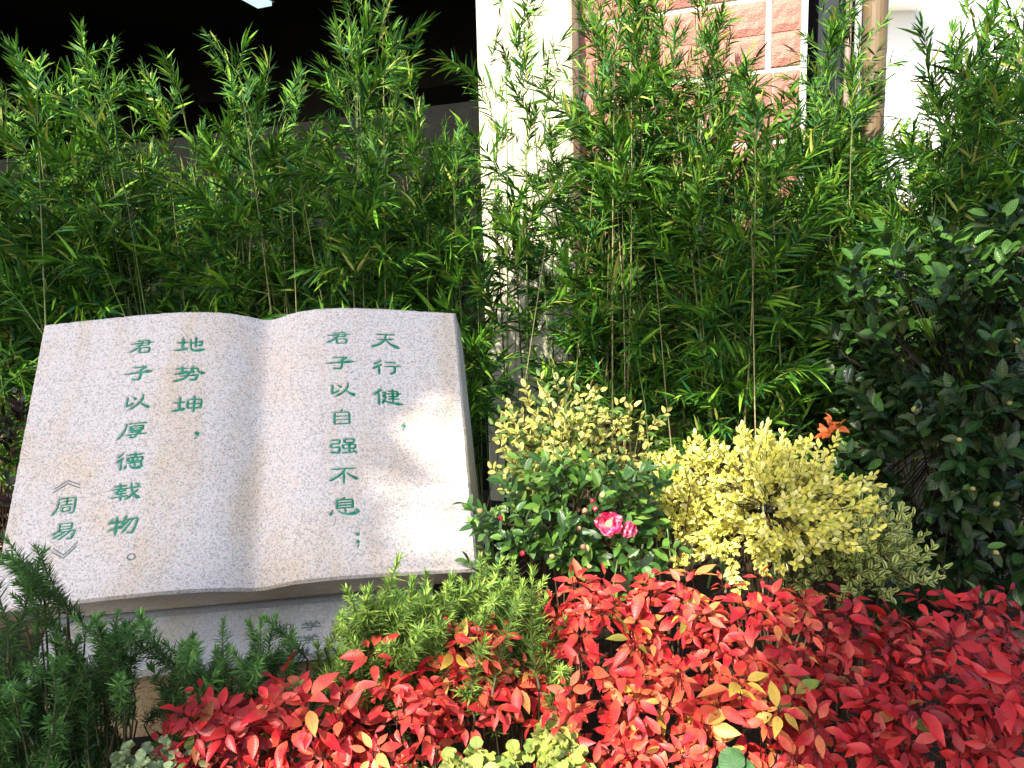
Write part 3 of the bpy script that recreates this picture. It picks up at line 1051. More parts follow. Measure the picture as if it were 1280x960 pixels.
def spray_plan(L, nleaf):
    """a branchlet along +Y: stem points and leaves"""
    pts = [np.zeros(3)]
    d = np.array([0, 1.0, 0])
    bend = rng.normal(0, 0.10, 3)
    for i in range(5):
        d = nrm(d + bend * 0.5 + np.array([0, 0, -0.04]))
        pts.append(pts[-1] + d * L / 5)
    lv = []
    for i in range(nleaf):
        t = 0.2 + 0.8 * (i / max(1, nleaf - 1)) ** 0.8
        f = t * 5
        k = min(4, int(f))
        p = pts[k] + (pts[k + 1] - pts[k]) * (f - k)
        ax = nrm(pts[k + 1] - pts[k])
        a = rng.uniform(0.3, 1.15) if t < 0.93 else rng.uniform(0.1, 0.6)
        az = rng.uniform(0, 2 * math.pi)
        side = math.cos(az) * np.array([1.0, 0, 0]) + math.sin(az) * np.array([0, 0, 1.0])
        dd = nrm(ax * math.cos(a) + side * math.sin(a))
        up = np.array([rng.normal(0, .5), rng.normal(0, .5), 1.0])
        lv.append((frame(dd, up), p, float(np.clip(rng.lognormal(-.10, .32), .4, 1.7)), LS_b.pick(rng.choice(7, p=BW8))))
    return pts, lv


SPRAYS = []
for k in range(14):
    L = rng.uniform(0.16, 0.32)
    pts, lv = spray_plan(L, int(rng.integers(38, 52)))
    m = MB()
    m.tube(pts, [0.0016, .0014, .0012, .001, .0009, .0006], 3, (0.10, 0.15, 0.04))
    stem = m.mesh('branch', M_culm)
    m2 = MB()
    m2.tube(pts, [0.0016, .0014, .0012, .001, .0009, .0006], 3, (0.10, 0.15, 0.04))
    merge_leaves(m2, LS_b, lv)
    SPRAYS.append((stem, lv, m2.mesh('leaf_spray', M_bamboo, True)))


def bamboo(label, culms, nspr=(17, 23), front=9, scale=1.0, zlow=0.25, lenk=1.0):
    """culms: list of (px_top, py_top, Y, base_dx)"""
    base = np.mean([at(c[0], c[1], c[2]) for c in culms], axis=0)
    base[2] = 0
    t = thing('bamboo_clump', base, label, 'bamboo', 'bamboo hedge behind the stone book')
    jobs = []
    for px, py, Y, dx in culms:
        top = at(px, py, Y)
        b = np.array([top[0] + dx, Y + rng.normal(0, .06), 0.0])
        H = top[2]
        mid = (b + top) / 2 + np.array([-dx * 0.18, 0, 0]) + rng.normal(0, .02, 3)
        pts, rad = [], []
        n = max(7, int(H / 0.17))
        for i in range(n + 1):
            q = i / n
            pt = (1 - q) ** 2 * b + 2 * q * (1 - q) * mid + q * q * top
            if 0 < i < n:
                pts += [pt - np.array([0, 0, .004]), pt, pt + np.array([0, 0, .004])]
                r = 0.0050 * (1 - 0.80 * q)
                rad += [r, r * 1.35, r]
            else:
                pts.append(pt)
                rad.append(0.0050 * (1 - 0.80 * q))
        m = MB()
        tint = [(0.10, 0.17, 0.04), (0.16, 0.19, 0.05), (0.22, 0.21, 0.08), (0.08, 0.14, 0.03)][rng.integers(4)]
        m.tube(pts, rad, 6, tint)
        m.build('culm', M_culm, t, True)
        ns = int(rng.integers(*nspr))
        for i in range(ns):
            q = (zlow + (1 - zlow) * ((i + rng.uniform(0, 1)) / ns)) if i < ns - 1 else 1.0
            pt = (1 - q) ** 2 * b + 2 * q * (1 - q) * mid + q * q * top
            az = rng.uniform(0, 2 * math.pi)
            el = rng.uniform(0.2, 1.15) if q < .9 else rng.uniform(.8, 1.5)
            d = np.array([math.cos(az) * math.cos(el), math.sin(az) * math.cos(el), math.sin(el)])
            sc = scale * rng.uniform(.8, 1.3) * (1.0 - 0.35 * max(0, q - .6) / .4)
            jobs.append((pt, d, sc))
    # bare thin canes leaning through the clump
    for i in range(6):
        px, py, Y, dx = culms[rng.integers(len(culms))]
        tp = at(px, py, Y)
        b = np.array([tp[0] + rng.normal(0, .1), Y - rng.uniform(0, .2), 0.0])
        e = b + np.array([rng.normal(0, .17), rng.normal(-.05, .1), min(tp[2] * .95, rng.uniform(.75, 1.6))])
        mid = (b + e) / 2 + rng.normal(0, .03, 3)
        m = MB()
        m.tube([b, b * .25 + mid * .5 + e * .25 + np.array([0, 0, 0.0]), e], [.0024, .0019, .0008], 5,
               [(0.34, 0.31, 0.14), (0.20, 0.27, 0.07), (0.42, 0.36, 0.20), (0.13, 0.22, 0.05)][rng.integers(4)])
        m.build('cane', M_culm, t, True)
    # nearest sprays carry their leaves one by one
    jobs.sort(key=lambda j: j[0][1] + 0.12 * j[1][1])
    for i, (pt, d, sc) in enumerate(jobs):
        R3 = frame(d, np.array([rng.normal(0, .3), rng.normal(0, .3), 1.0]))
        stem, lv, full = SPRAYS[rng.integers(len(SPRAYS))]
        M = m4(R3, pt, sc)
        if i < front:
            o = put('branch', stem, t, M)
            for Rl, pl, sl, k in lv:
                put('leaf', LS_b.items[k][0], o, M @ m4(Rl, pl, sl))
        else:
            put('leaf_spray', full, t, M)
    return t


def culms(cx, top, Y, n, sx=28, drop=70, spread=0.12):
    out = []
    n = int(n * 1.7)
    for i in range(n):
        dr = abs(rng.normal(0, drop)) if i > 1 else rng.uniform(0, 12)
        out.append((cx + rng.normal(0, sx) * (0.5 if i < 2 else 1), top + 50 + dr * 1.35, Y + rng.uniform(-.2, .35), rng.normal(0, spread)))
    return out


bamboo('dense bamboo clump at the left edge of the picture', culms(-50, 120, 2.45, 7, 45, 70))
bamboo('bright bushy bamboo clump above the far left of the book', culms(50, 70, 2.4, 7, 24, 70))
bamboo('bamboo clump with one slender tip left of the bright tips near the tube light', culms(118, 35, 2.45, 6, 20, 110))
bamboo('bamboo clump with thin open tips left of the tube light', culms(215, 62, 2.55, 7, 34, 120))
bamboo('bamboo clump below the tube light, above the left page', culms(292, 42, 2.4, 5, 18, 80) + culms(345, 100, 2.45, 2, 22, 70))
bamboo('low bamboo clump between the tube light and the tallest left clump', culms(400, 165, 2.4, 7, 30, 50))
bamboo('tall narrow bamboo clump above the right page of the book', culms(458, -30, 2.35, 5, 20, 100) + culms(500, 80, 2.4, 2, 18, 60))
bamboo('bamboo clump in the dark corner left of the cream column', culms(542, 150, 2.45, 7, 22, 50))
bamboo('bamboo clump in front of the cream column', culms(655, -40, 2.6, 5, 30, 120), nspr=(9, 12), zlow=.42)
bamboo('bamboo clump right of the cream column at the start of the tile wall', culms(762, -40, 2.55, 7, 20, 60))
bamboo('dense bamboo clump left of the middle of the pink tile wall', culms(806, -30, 2.6, 7, 24, 50))
bamboo('tall bamboo clump in the middle of the pink tile wall', culms(866, -50, 2.5, 7, 22, 90))
bamboo('shorter bamboo clump below the bare tiles beside the white trim', culms(945, 115, 2.45, 7, 34, 50))
bamboo('upright bamboo clump in front of the conduits and the white trim', culms(1044, -30, 2.55, 7, 20, 90))
bamboo('low bamboo clump against the bright background right of the brown pipe', culms(1128, 160, 2.5, 7, 30, 40))
bamboo('bamboo clump sloping up from the bright background to the right edge', culms(1205, 60, 2.4, 7, 24, 60))
bamboo('dense dark bamboo clump just left of the right edge of the picture', culms(1245, -20, 2.45, 7, 24, 80))
bamboo('dark leafy bamboo clump at the right edge of the picture', culms(1275, -70, 2.3, 7, 26, 90), nspr=(19, 24))


# ------------------------------------------------------------------ shrubs
def shrub(name, label, cat, ls, c, rad, ntw, nlf, twig_len, ang=(0.5, 1.1), upw=0.5, nobj=300, sc=(.75, 1.2), tintw=None, hemi=-0.35,
          stem_tint=(0.10, 0.06, 0.03), flat=0.6, inner=0.55, group=None, arr='spiral', tintfn=None, sunny=False):
    """twigs end on an uneven ellipsoid; leaves sit along the last part of each twig"""
    c = np.array(c, float)
    rad = np.array(rad, float)
    base = np.array([c[0], c[1], 0.0])
    t = thing(name, base, label, cat, group)
    st = MB()
    lst = []
    tips = []
    ph = rng.uniform(0, 6.28, 2)
    for i in range(ntw):
        while True:
            v = rng.normal(0, 1, 3)
            v = nrm(v)
            if v[2] > hemi and v[1] < 0.65:
                break
        lump = 1 + 0.13 * math.sin(4.3 * v[0] + ph[0]) + 0.12 * math.sin(5.7 * v[2] + 3 * v[0] + ph[1]) + rng.normal(0, .06)
        p = c + rad * v * rng.uniform(inner, 1.03) * lump
        d = nrm(nrm(v * rad) * (1 - upw) + np.array([0, 0, upw]) + rng.normal(0, .22, 3))
        Lt = twig_len * rng.uniform(.7, 1.3)
        a0 = p - d * Lt
        root = base + np.array([rng.normal(0, .02), rng.normal(0, .02), 0])
        q = (root * 0.4 + a0 * 0.6) + np.array([0, 0, -0.1 * rad[2]])
        q[2] = max(q[2], 0.05)
        stt = np.array(stem_tint) * rng.uniform(.6, 1.1)
        if i % 22 == 0:
            st.tube([root, q, a0, p], [0.0035, 0.0025, 0.0012, 0.0006], 4, stt)
        else:
            st.tube([c + (a0 - c) * 0.45, a0, p], [0.0016, 0.0011, 0.0005], 3, stt)
        x0 = frame(d, np.array([0, 0, 1.0]))
        for k in range(nlf):
            f = (k + 0.6) / nlf
            pk = a0 + (p - a0) * (0.15 + 0.85 * f)
            if arr == 'opp':
                az = (k % 2) * math.pi + (k // 2) * math.pi / 2 + rng.normal(0, .3)
            else:
                az = k * 2.4 + rng.normal(0, .35)
            a = rng.uniform(*ang) * (1.0 - 0.45 * (f > .85))
            side = x0[:, 0] * math.cos(az) + x0[:, 2] * math.sin(az)
            dd = nrm(d * math.cos(a) + side * math.sin(a))
            up = nrm((SUNV * 1.1 if sunny else np.array([-0.25, -0.5, 0.9])) * flat + d * (1 - flat) + rng.normal(0, .25, 3))
            ti = tintfn(pk) if tintfn else (None if tintw is None else rng.choice(len(tintw), p=tintw))
            lst.append((frame(dd, up), pk, rng.uniform(*sc) * (0.8 + 0.2 * (1 - f)), ls.pick(ti)))
        tips.append((p, d))
    st.build('stems', M_stem, t, True)
    emit(t, ls, lst, nobj)
    return t, tips


def ell(cx, cy, rx, ry, Y, depth=None):
    c = at(cx, cy, Y)
    dist = np.linalg.norm(c - CAM)
    return c, (rx / FPX * dist, depth if depth else rx / FPX * dist * 0.8, ry / FPX * dist)


# big dark camellia on the right
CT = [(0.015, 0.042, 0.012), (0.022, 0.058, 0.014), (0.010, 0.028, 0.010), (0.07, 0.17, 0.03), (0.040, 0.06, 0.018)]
LS_c = LeafSet('leaf', M_camellia, CT, 0.060, 0.027, P_ellip, 3, (.15, .4), (.05, .3))
c, r = ell(1205, 520, 140, 240, 2.0, 0.32)
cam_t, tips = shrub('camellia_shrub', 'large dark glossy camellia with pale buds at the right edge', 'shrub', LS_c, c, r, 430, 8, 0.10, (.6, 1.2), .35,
                    stem_tint=(.03, .022, .015), tintfn=lambda p: (3 if rng.random() < (0.45 if p[2] > c[2] + .22 else 0.06) else rng.choice([0, 1, 2, 4])), hemi=-0.9)  # lighter tint picked more often near the top, in place of sunlight
tips.sort(key=lambda q: q[0][1])


def bud_geo(mb, p, d, r, tint, tint2=None):
    m3 = frame(d, np.array([0.2, 0.1, 1]))
    vs, fc = [], []
    pr = [(0, .3), (.25, .8), (.55, 1.0), (.85, .75), (1.1, .35)]
    for y, w in pr:
        for k in range(7):
            a = 2 * math.pi * k / 7
            vs.append(p + m3 @ np.array([math.cos(a) * r * w, y * r * 2.0, math.sin(a) * r * w]))
    n0 = len(vs)
    vs += [p, p + m3 @ np.array([0, r * 2.45, 0])]
    for i in range(4):
        for k in range(7):
            fc.append((i * 7 + k, i * 7 + (k + 1) % 7, i * 7 + 7 + (k + 1) % 7, i * 7 + 7 + k))
    for k in range(7):
        fc.append((n0, (k + 1) % 7, k))
        fc.append((n0 + 1, 28 + k, 28 + (k + 1) % 7))
    mb.add(vs, fc, tint)


for p, d in tips[:46:2]:
    m = MB()
    bud_geo(m, p, nrm(d + np.array([0, -.4, .1])), rng.uniform(.006, .009), [(0.42, 0.36, 0.14), (0.48, 0.34, 0.16), (0.34, 0.34, 0.12)][rng.integers(3)])
    m.build('flower_bud', M_bud, cam_t, True)

# golden shrub
PT = [(0.86, 0.77, 0.16), (0.84, 0.75, 0.15), (0.88, 0.82, 0.32), (0.62, 0.63, 0.12)]
LS_p = LeafSet('leaf', M_privet, PT, 0.0185, 0.0095, P_small, 2, (.15, .45), (.0, .3))
c1, r1 = ell(960, 632, 122, 98, 1.6, 0.2)
shrub('golden_shrub', 'bright yellow small-leaved shrub between the red nandina and the dark camellia', 'shrub', LS_p, c1, r1, 560, 11, 0.055,
      (.5, 1.2), .25, arr='opp', hemi=-0.6, inner=.4, stem_tint=(0.09, 0.06, 0.03), flat=.85, sunny=True)
PT2 = [(0.50, 0.52, 0.13), (0.44, 0.50, 0.15), (0.55, 0.55, 0.20)]
LS_p2 = LeafSet('leaf', M_varieg, PT2, 0.024, 0.012, P_small, 2, (.15, .45), (.0, .3))
c2, r2 = ell(1062, 675, 75, 78, 1.58, 0.15)
shrub('variegated_shrub', 'shaded yellow-green variegated shrub at the lower right of the bright yellow shrub', 'shrub', LS_p2, c2, r2, 170, 11, 0.075,
      (.5, 1.1), .5, arr='opp', hemi=-0.7, inner=.45)
# cream and green variegated shrub beside the book
VT = [(0.70, 0.64, 0.17), (0.66, 0.62, 0.15), (0.74, 0.68, 0.25), (0.10, 0.20, 0.04)]
LS_v = LeafSet('leaf', M_varieg2, VT, 0.026, 0.0135, P_small, 2, (.1, .4), (.0, .3))
c3, r3 = ell(710, 565, 115, 95, 1.72, 0.2)
shrub('cream_variegated_shrub', 'cream-edged variegated shrub right beside the stone book', 'shrub', LS_v, c3, r3, 230, 9, 0.10,
      (.5, 1.15), .4, arr='opp', hemi=-0.5, inner=.35, flat=.65, sunny=True, tintw=[.26, .24, .17, .33])
c3, r3 = ell(842, 625, 38, 62, 1.6, 0.1)
shrub('small_golden_shrub', 'small yellow sprigs between the cream-edged shrub and the bright yellow shrub', 'shrub', LS_p, c3, r3, 95, 11, 0.075, (.5, 1.1), .5, arr='opp', hemi=-0.6, flat=.8, sunny=True)

# flowering sasanqua in front of it
ST = [(0.045, 0.12, 0.022), (0.065, 0.16, 0.026), (0.03, 0.08, 0.02), (0.11, 0.24, 0.03), (0.16, 0.26, 0.045)]
LS_s = LeafSet('leaf', M_sasanqua, ST, 0.038, 0.0185, P_ellip, 3, (.15, .45), (.05, .3))
c4, r4 = ell(715, 655, 125, 95, 1.5, 0.16)
sas, tips = shrub('flowering_camellia', 'green camellia bush with a bright pink flower above the red nandina', 'shrub', LS_s, c4, r4, 115, 8, 0.085,
                  (.6, 1.2), .4, tintw=[.28, .24, .2, .18, .1], hemi=-0.6)
for i, (p, d) in enumerate(sorted(tips, key=lambda q: q[0][1])[4:24:2]):
    m = MB()
    bud_geo(m, p, d, rng.uniform(.005, .007), [(0.42, 0.30, 0.12), (0.50, 0.22, 0.14), (0.36, 0.34, 0.14)][i % 3])
    m.build('flower_bud', M_bud, sas, True)
LS_pet = LeafSet('petal', M_petal, [(0.80, 0.035, 0.16), (0.72, 0.02, 0.12), (0.82, 0.12, 0.26)], 0.030, 0.027, P_round, 3, (.25, .5), (-.35, .1), wave=.35)


def flower(px, py, Y, face, n, sc, parent, open_=0.9):
    p = at(px, py, Y)
    f = nrm(face)
    m3 = frame(f, np.array([0, 0.1, 1]))
    o = None
    for k in range(n):
        az = 2.4 * k + rng.normal(0, .2)
        a = open_ * (0.45 + 0.55 * (1 - k / n)) + rng.normal(0, .1)
        side = m3[:, 0] * math.cos(az) + m3[:, 2] * math.sin(az)
        d = f * math.cos(a) + side * math.sin(a)
        it = LS_pet.items[LS_pet.pick()][0]
        put('petal', it, parent, m4(frame(d, f * math.sin(a) - side * math.cos(a)), p, sc * rng.uniform(.85, 1.1)))
    m = MB()
    m.tube([p, p + f * 0.012 * sc], [0.004 * sc, 0.006 * sc], 8, (0.75, 0.55, 0.12))
    m.build('flower_centre', M_bud, parent)


flower(762, 655, 1.28, (-.2, -.8, .3), 16, 1.05, sas, 1.15)
flower(775, 660, 1.285, (.7, -.6, .0), 9, 1.0, sas, 0.7)
for px, py, Y in ((627, 649, 1.33), (653, 693, 1.3), (741, 628, 1.34), (745, 637, 1.33)):
    flower(px, py, Y, (rng.normal(0, .3), -.7, .6), 5, 0.38, sas, 0.45)
# dark shrub left of the book
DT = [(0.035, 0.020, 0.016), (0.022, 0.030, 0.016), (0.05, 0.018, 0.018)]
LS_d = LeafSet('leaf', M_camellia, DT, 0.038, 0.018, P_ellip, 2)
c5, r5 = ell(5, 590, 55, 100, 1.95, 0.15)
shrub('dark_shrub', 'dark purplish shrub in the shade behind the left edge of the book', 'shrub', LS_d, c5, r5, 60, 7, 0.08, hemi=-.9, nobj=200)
# orange-leaved plant behind the golden shrub
OT = [(0.60, 0.12, 0.03), (0.62, 0.17, 0.05)]
LS_o = LeafSet('leaf', M_nandina, OT, 0.034, 0.022, P_ovate, 2)
c6, r6 = ell(1040, 540, 12, 16, 1.78, 0.04)
shrub('orange_leaved_plant', 'small orange-leaved plant behind the right top of the yellow shrub', 'plant', LS_o, c6, r6, 4, 4, 0.03, hemi=-.2)

# ------------------------------------------------------------------ red nandina
NT = {
 'red': [(0.60, 0.032, 0.034), (0.66, 0.060, 0.050), (0.48, 0.016, 0.026), (0.70, 0.12, 0.06), (0.72, 0.27, 0.08), (0.62, 0.40, 0.06), (0.30, 0.30, 0.05)],
 'orange': [(0.62, 0.045, 0.04), (0.66, 0.09, 0.05), (0.54, 0.025, 0.036), (0.70, 0.18, 0.06), (0.74, 0.36, 0.08), (0.66, 0.46, 0.07), (0.22, 0.30, 0.05)],
 'crimson': [(0.40, 0.014, 0.016), (0.29, 0.010, 0.013), (0.48, 0.022, 0.020), (0.21, 0.010, 0.012), (0.45, 0.06, 0.04), (0.30, 0.10, 0.03), (0.10, 0.14, 0.03)],  # crimson leaves, tints lowered further to carry the shade on these plants
}
NWt = {'red': [.33, .27, .19, .13, .05, .02, .01], 'orange': [.27, .26, .16, .17, .09, .03, .02], 'crimson': [.28, .26, .22, .12, .07, .03, .02]}
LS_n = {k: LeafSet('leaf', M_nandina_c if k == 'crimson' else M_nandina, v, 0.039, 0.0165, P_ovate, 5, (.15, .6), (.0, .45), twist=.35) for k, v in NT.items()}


def nandina(label, cx, cy, rx, ry, Y, pal, nwh=30, depth=None):
    ls = LS_n[pal]
    c, rad = ell(cx, cy, rx, ry, Y, depth)
    t = thing('nandina_plant', (c[0], c[1], 0), label, 'nandina', 'red nandina plants in front of the stone book')
    st = MB()
    lst = []
    for i in range(min(44, int(nwh * 2.0))):
        while True:
            v = nrm(rng.normal(0, 1, 3))
            if v[2] > -0.45 and v[1] < 0.5:
                break
        p = c + np.array(rad) * v * rng.uniform(.5, 1.10)
        p[2] = max(p[2], 0.08)
        ax = nrm(np.array([v[0] * .5, v[1] * .4 - .3, 1.0]) + rng.normal(0, .18, 3))
        root = np.array([c[0] + (p[0] - c[0]) * .35, c[1] + (p[1] - c[1]) * .35, 0])
        if i % 3 == 0:
            st.tube([root, (root + p) / 2 + rng.normal(0, .012, 3), p], [.0018, .0013, .0008], 4, (0.06, 0.025, 0.018))
        m3 = frame(ax, np.array([0.1, 1.0, 0.0]))
        a0 = rng.uniform(0, 6.28)
        main = rng.choice(7, p=NWt[pal])
        k = int(rng.integers(5, 8))
        wsc = rng.uniform(.6, 1.2)
        for q in range(k):
            az = a0 + q * 6.283 / k + rng.normal(0, .18)
            el = rng.uniform(-.35, .3) if q < k - 1 else rng.uniform(.2, .8)
            side = m3[:, 0] * math.cos(az) + m3[:, 2] * math.sin(az)
            d = nrm(side * math.cos(el) + ax * math.sin(el))
            off = side * rng.uniform(.004, .016) - ax * (0.014 * (k - q) / k) * rng.uniform(.3, 1.6)
            ti = main if rng.random() < .6 else rng.choice(7, p=NWt[pal])
            up = nrm(ax + rng.normal(0, .35, 3) + np.array([0, -.15, 0]))
            lst.append((frame(d, up), p + off, wsc * rng.uniform(.6, 1.15), ls.pick(ti)))
            st.tube([p - ax * 0.02, p + off], [.0008, .0006], 3, (0.12, 0.03, 0.02))
    st.build('stems', M_stem, t, True)
    emit(t, ls, lst, 300)


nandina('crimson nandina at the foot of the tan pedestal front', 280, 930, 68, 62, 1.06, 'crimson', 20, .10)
nandina('red nandina below the sloped grey shelf', 385, 925, 72, 78, 1.08, 'red', 30, .12)
nandina('red and orange nandina in front of the rounded bright rosemary', 490, 915, 75, 90, 1.1, 'red', 34, .14)
nandina('reddish nandina sprigs between two bright rosemary bushes', 600, 860, 60, 85, 1.16, 'red', 24, .08)
nandina('coral nandina directly below the pink camellia flower', 745, 805, 75, 85, 1.25, 'red', 44, .16)
nandina('coral nandina left of the middle of the bottom edge below the flower', 735, 915, 70, 80, 1.12, 'red', 44, .14)
nandina('orange tinged nandina at the middle of the bottom edge', 835, 920, 70, 85, 1.12, 'orange', 44, .14)
nandina('red nandina below the left half of the bright yellow shrub', 850, 790, 70, 75, 1.25, 'red', 44, .15)
nandina('red nandina below the right half of the bright yellow shrub', 955, 800, 85, 75, 1.25, 'red', 44, .15)
nandina('orange and yellow tinged nandina right of the middle of the bottom edge', 945, 905, 75, 80, 1.12, 'orange', 44, .14)
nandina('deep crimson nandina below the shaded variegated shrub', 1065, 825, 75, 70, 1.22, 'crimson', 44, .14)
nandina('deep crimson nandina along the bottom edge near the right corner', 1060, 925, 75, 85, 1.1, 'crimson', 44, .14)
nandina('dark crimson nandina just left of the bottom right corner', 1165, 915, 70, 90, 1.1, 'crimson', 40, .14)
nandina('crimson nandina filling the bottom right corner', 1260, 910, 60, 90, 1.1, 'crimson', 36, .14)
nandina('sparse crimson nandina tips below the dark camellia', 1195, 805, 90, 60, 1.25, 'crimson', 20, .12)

# ------------------------------------------------------------------ rosemary
def sprig_mesh(L, n, tints, k):
    m = MB()
    pts = [np.zeros(3)]
    d = np.array([0, 1.0, 0])
    bend = rng.normal(0, .30, 3)
    for i in range(6):
        d = nrm(d + bend * .35)
        pts.append(pts[-1] + d * L / 6)
    m.tube(pts, [.0018, .0016, .0014, .0012, .001, .0008, .0005], 4, (0.13, 0.13, 0.07))
    for i in range(n):
        t = 0.06 + 0.94 * (i / n)
        f = t * 6
        j = min(5, int(f))
        p = pts[j] + (pts[j + 1] - pts[j]) * (f - j)
        ax = nrm(pts[j + 1] - pts[j])
        az = i * 2.4 + rng.normal(0, .2)
        x3 = frame(ax, np.array([.1, .2, 1]))
        side = x3[:, 0] * math.cos(az) + x3[:, 2] * math.sin(az)
        a = rng.uniform(.75, 1.35) * (1.0 if t < .9 else .5)
        dd = nrm(ax * math.cos(a) + side * math.sin(a))
        Ln = rng.uniform(.016, .028) * (1.0 if t < .85 else .7)
        R3 = frame(dd, ax + rng.normal(0, .3, 3))
        w = 0.0013
        v = np.array([(-w * .6, 0, 0), (w * .6, 0, 0), (w, Ln * .5, -Ln * .02), (-w, Ln * .5, -Ln * .02), (0, Ln, -Ln * .1)])
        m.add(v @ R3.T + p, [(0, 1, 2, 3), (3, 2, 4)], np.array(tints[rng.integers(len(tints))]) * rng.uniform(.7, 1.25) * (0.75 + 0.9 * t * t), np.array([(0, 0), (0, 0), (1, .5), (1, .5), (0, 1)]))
    return m.mesh('sprig', M_rosemary)


RT = [(0.075, 0.165, 0.04), (0.10, 0.20, 0.045), (0.055, 0.125, 0.04)]
RT_SUNLIT = [(0.17, 0.27, 0.05), (0.24, 0.33, 0.06), (0.11, 0.20, 0.045)]  # lighter, yellower needle tints that put sunlight into the colour
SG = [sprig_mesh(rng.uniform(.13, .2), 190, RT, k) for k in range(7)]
SG_sunlit = [sprig_mesh(rng.uniform(.11, .17), 200, RT_SUNLIT, k) for k in range(6)]


def rosemary(label, spots, meshes, Y, n, base_px, lean=(0, 0), sc=(.75, 1.15)):
    """spots: list of (cx, cy, rx, ry) where the sprig tips show"""
    b = at(base_px, 800, Y)
    t = thing('rosemary_bush', (b[0], b[1], 0), label, 'rosemary', 'rosemary bushes around the pedestal')
    st = MB()
    for i in range(n):
        cx, cy, rx, ry = spots[i % len(spots)]
        a, q = rng.uniform(0, 6.28), math.sqrt(rng.uniform(0, 1))
        tip = at(cx + rx * q * math.cos(a), cy + ry * q * math.sin(a), Y + rng.uniform(-.07, .07))
        d = nrm(np.array([rng.normal(lean[0], .40), rng.normal(lean[1], .35), 1.0]))
        s = rng.uniform(*sc)
        p = tip - d * 0.16 * s
        p[2] = max(p[2], 0.02)
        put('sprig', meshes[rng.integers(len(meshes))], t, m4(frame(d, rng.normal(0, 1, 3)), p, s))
        root = np.array([b[0] + (p[0] - b[0]) * .5, b[1] + (p[1] - b[1]) * .5, 0])
        st.tube([root, (root + p) / 2 + rng.normal(0, .01, 3), p], [.003, .0022, .0014], 4, (0.10, 0.085, 0.05))
    st.build('stems', M_stem, t, True)


rosemary('tall dark rosemary covering the lower left corner of the book', [(36, 690, 8, 26), (10, 780, 14, 25), (15, 830, 25, 40), (55, 850, 40, 40), (20, 880, 40, 50), (60, 900, 50, 40), (60, 930, 50, 40), (30, 960, 50, 30), (80, 960, 50, 30)], SG, 1.13, 88, 45, (.05, -.1))
rosemary('rosemary in front of the left end of the grey shelf', [(120, 772, 20, 22), (90, 800, 26, 30), (100, 830, 24, 30), (80, 870, 30, 45), (85, 930, 36, 40), (90, 975, 40, 25)], SG, 1.14, 64, 75, (0, -.1))
rosemary('rosemary sprigs standing before the middle of the grey shelf', [(215, 785, 10, 30), (250, 805, 14, 22), (298, 790, 6, 26), (346, 770, 7, 24), (348, 820, 18, 18), (270, 845, 60, 16), (225, 865, 12, 26)], SG, 1.17, 40, 280)
rosemary('rounded sunlit rosemary at the right end of the grey shelf', [(510, 728, 12, 22), (492, 755, 26, 25), (528, 760, 26, 30), (462, 790, 24, 22), (500, 800, 50, 30), (545, 785, 20, 35), (445, 815, 24, 15)], SG_sunlit, 1.2, 150, 500, (.1, -.15))
rosemary('upright yellow-green rosemary below the right corner of the book', [(622, 712, 20, 25), (640, 750, 28, 35), (665, 800, 22, 38), (612, 775, 14, 30)], SG_sunlit, 1.22, 66, 640, (0, -.1))

# ------------------------------------------------------------------ low cover plants along the bottom edge
LS_h = LeafSet('leaf', M_cover, [(0.34, 0.40, 0.08), (0.27, 0.36, 0.08), (0.38, 0.41, 0.12)], 0.022, 0.022, P_round, 3, (.1, .3), (.05, .3), wave=.5)
LS_g = LeafSet('leaf', M_cover, [(0.26, 0.34, 0.16), (0.32, 0.40, 0.20)], 0.019, 0.019, P_round, 3, (.1, .3), (.05, .3), wave=.5)
LS_k = LeafSet('leaf', M_cover, [(0.06, 0.15, 0.05)], 0.036, 0.036, P_round, 2, (.1, .25), (.05, .2), wave=.4)
for lab, cx, cy, rx, ry, Y, ls, n in (
        ('pale yellow-green low plant at the bottom edge left of the coral nandina', 585, 980, 75, 34, 1.02, LS_h, 40),
        ('pale yellow-green low plant peeping out left of the orange nandina', 700, 945, 30, 32, 1.05, LS_h, 28),
        ('pale grey-green rosette plant below the tan pedestal front', 185, 965, 42, 22, .98, LS_g, 20),
        ('large-leaved dark-veined green plant at the bottom edge', 892, 972, 36, 26, 1.0, LS_k, 5)):
    c, r = ell(cx, cy, rx, ry, Y, .07)
    shrub('low_plant', lab, 'plant', ls, c, r, n, 5, .03, (.7, 1.3), .6, hemi=0.0, flat=.65, stem_tint=(.12, .14, .05))

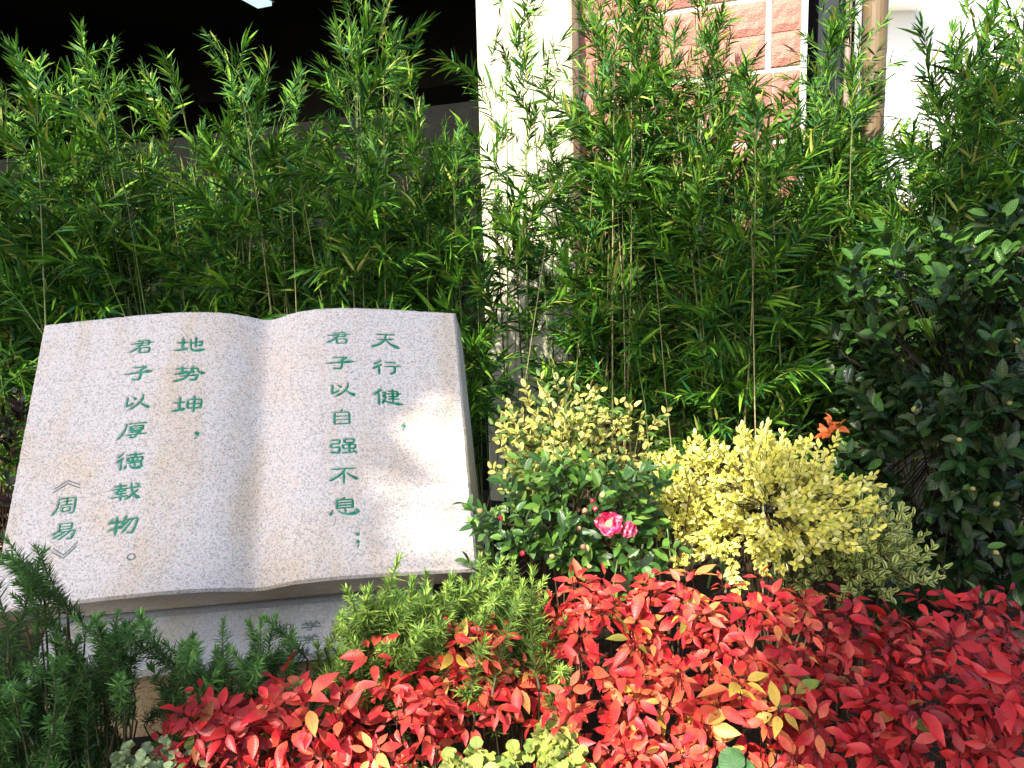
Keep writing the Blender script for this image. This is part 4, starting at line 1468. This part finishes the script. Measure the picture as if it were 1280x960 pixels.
# ------------------------------------------------------------------ unseen tree behind the camera, crown shaped to shade the book
TT = [(0.05, 0.10, 0.03), (0.04, 0.085, 0.025)]
LS_t = LeafSet('leaf', M_camellia, TT, 0.10, 0.05, P_ellip, 2)
shade = [  # (x0, y0, x1, y1, Y, number): parts of the scene the crown is placed to shade
    (-60, 380, 440, 560, 1.75, 400), (-60, 560, 415, 770, 1.6, 390), (430, 385, 560, 420, 1.85, 36), (450, 430, 600, 490, 1.75, 6), (430, 620, 600, 720, 1.55, 4),
    (0, 760, 330, 960, 1.2, 150), (-40, 290, 560, 420, 2.4, 170), (1120, 440, 1290, 720, 1.9, 300),
    (1040, 670, 1140, 740, 1.6, 40), (1090, 730, 1290, 960, 1.2, 330), (760, 330, 1060, 500, 2.4, 130), (1200, 100, 1300, 400, 2.4, 60)]
cl = []
for x0, y0, x1, y1, Y, n in shade:
    for i in range(n):
        tgt = at(rng.uniform(x0, x1), rng.uniform(y0, y1), Y)
        cl.append(tgt + SUNV * rng.uniform(6.5, 9.5))
cl = np.array(cl)
ctr = cl.mean(axis=0)
tb = np.array([ctr[0] - 1.6, ctr[1] + 0.9, 0])
tree = thing('unseen_shade_tree', tb, 'broadleaf tree standing behind the viewer and shading the stone book', 'tree')
m = MB()
m.tube([tb, tb + [0.05, 0.02, 1.2], tb + [0.1, 0.0, 2.9], tb + [.5, -.3, 4.6], tb + [.8, -.4, 6.4]], [.17, .14, .12, .09, .03], 10, (.12, .09, .06))
m.build('trunk', M_stem, tree, True)
m = MB()
for i in range(0, len(cl), 40):
    h = tb + [.2, -.1, 3.3 + rng.uniform(0, 1.2)]
    m.tube([h, (h + cl[i]) / 2 + [0, 0, .12], cl[i]], [.018, .011, .004], 5, (.12, .09, .06))
m.build('limbs', M_stem, tree, True)
lst = []
for q in cl:
    for k in range(7):
        d = nrm(rng.normal(0, 1, 3) + [0, 0, -.2])
        lst.append((frame(d, SUNV + rng.normal(0, .5, 3)), q + rng.normal(0, .06, 3), rng.uniform(.7, 1.2), LS_t.pick()))
mb = MB()
merge_leaves(mb, LS_t, lst)
stuff(mb.build('crown', M_camellia, tree, True))
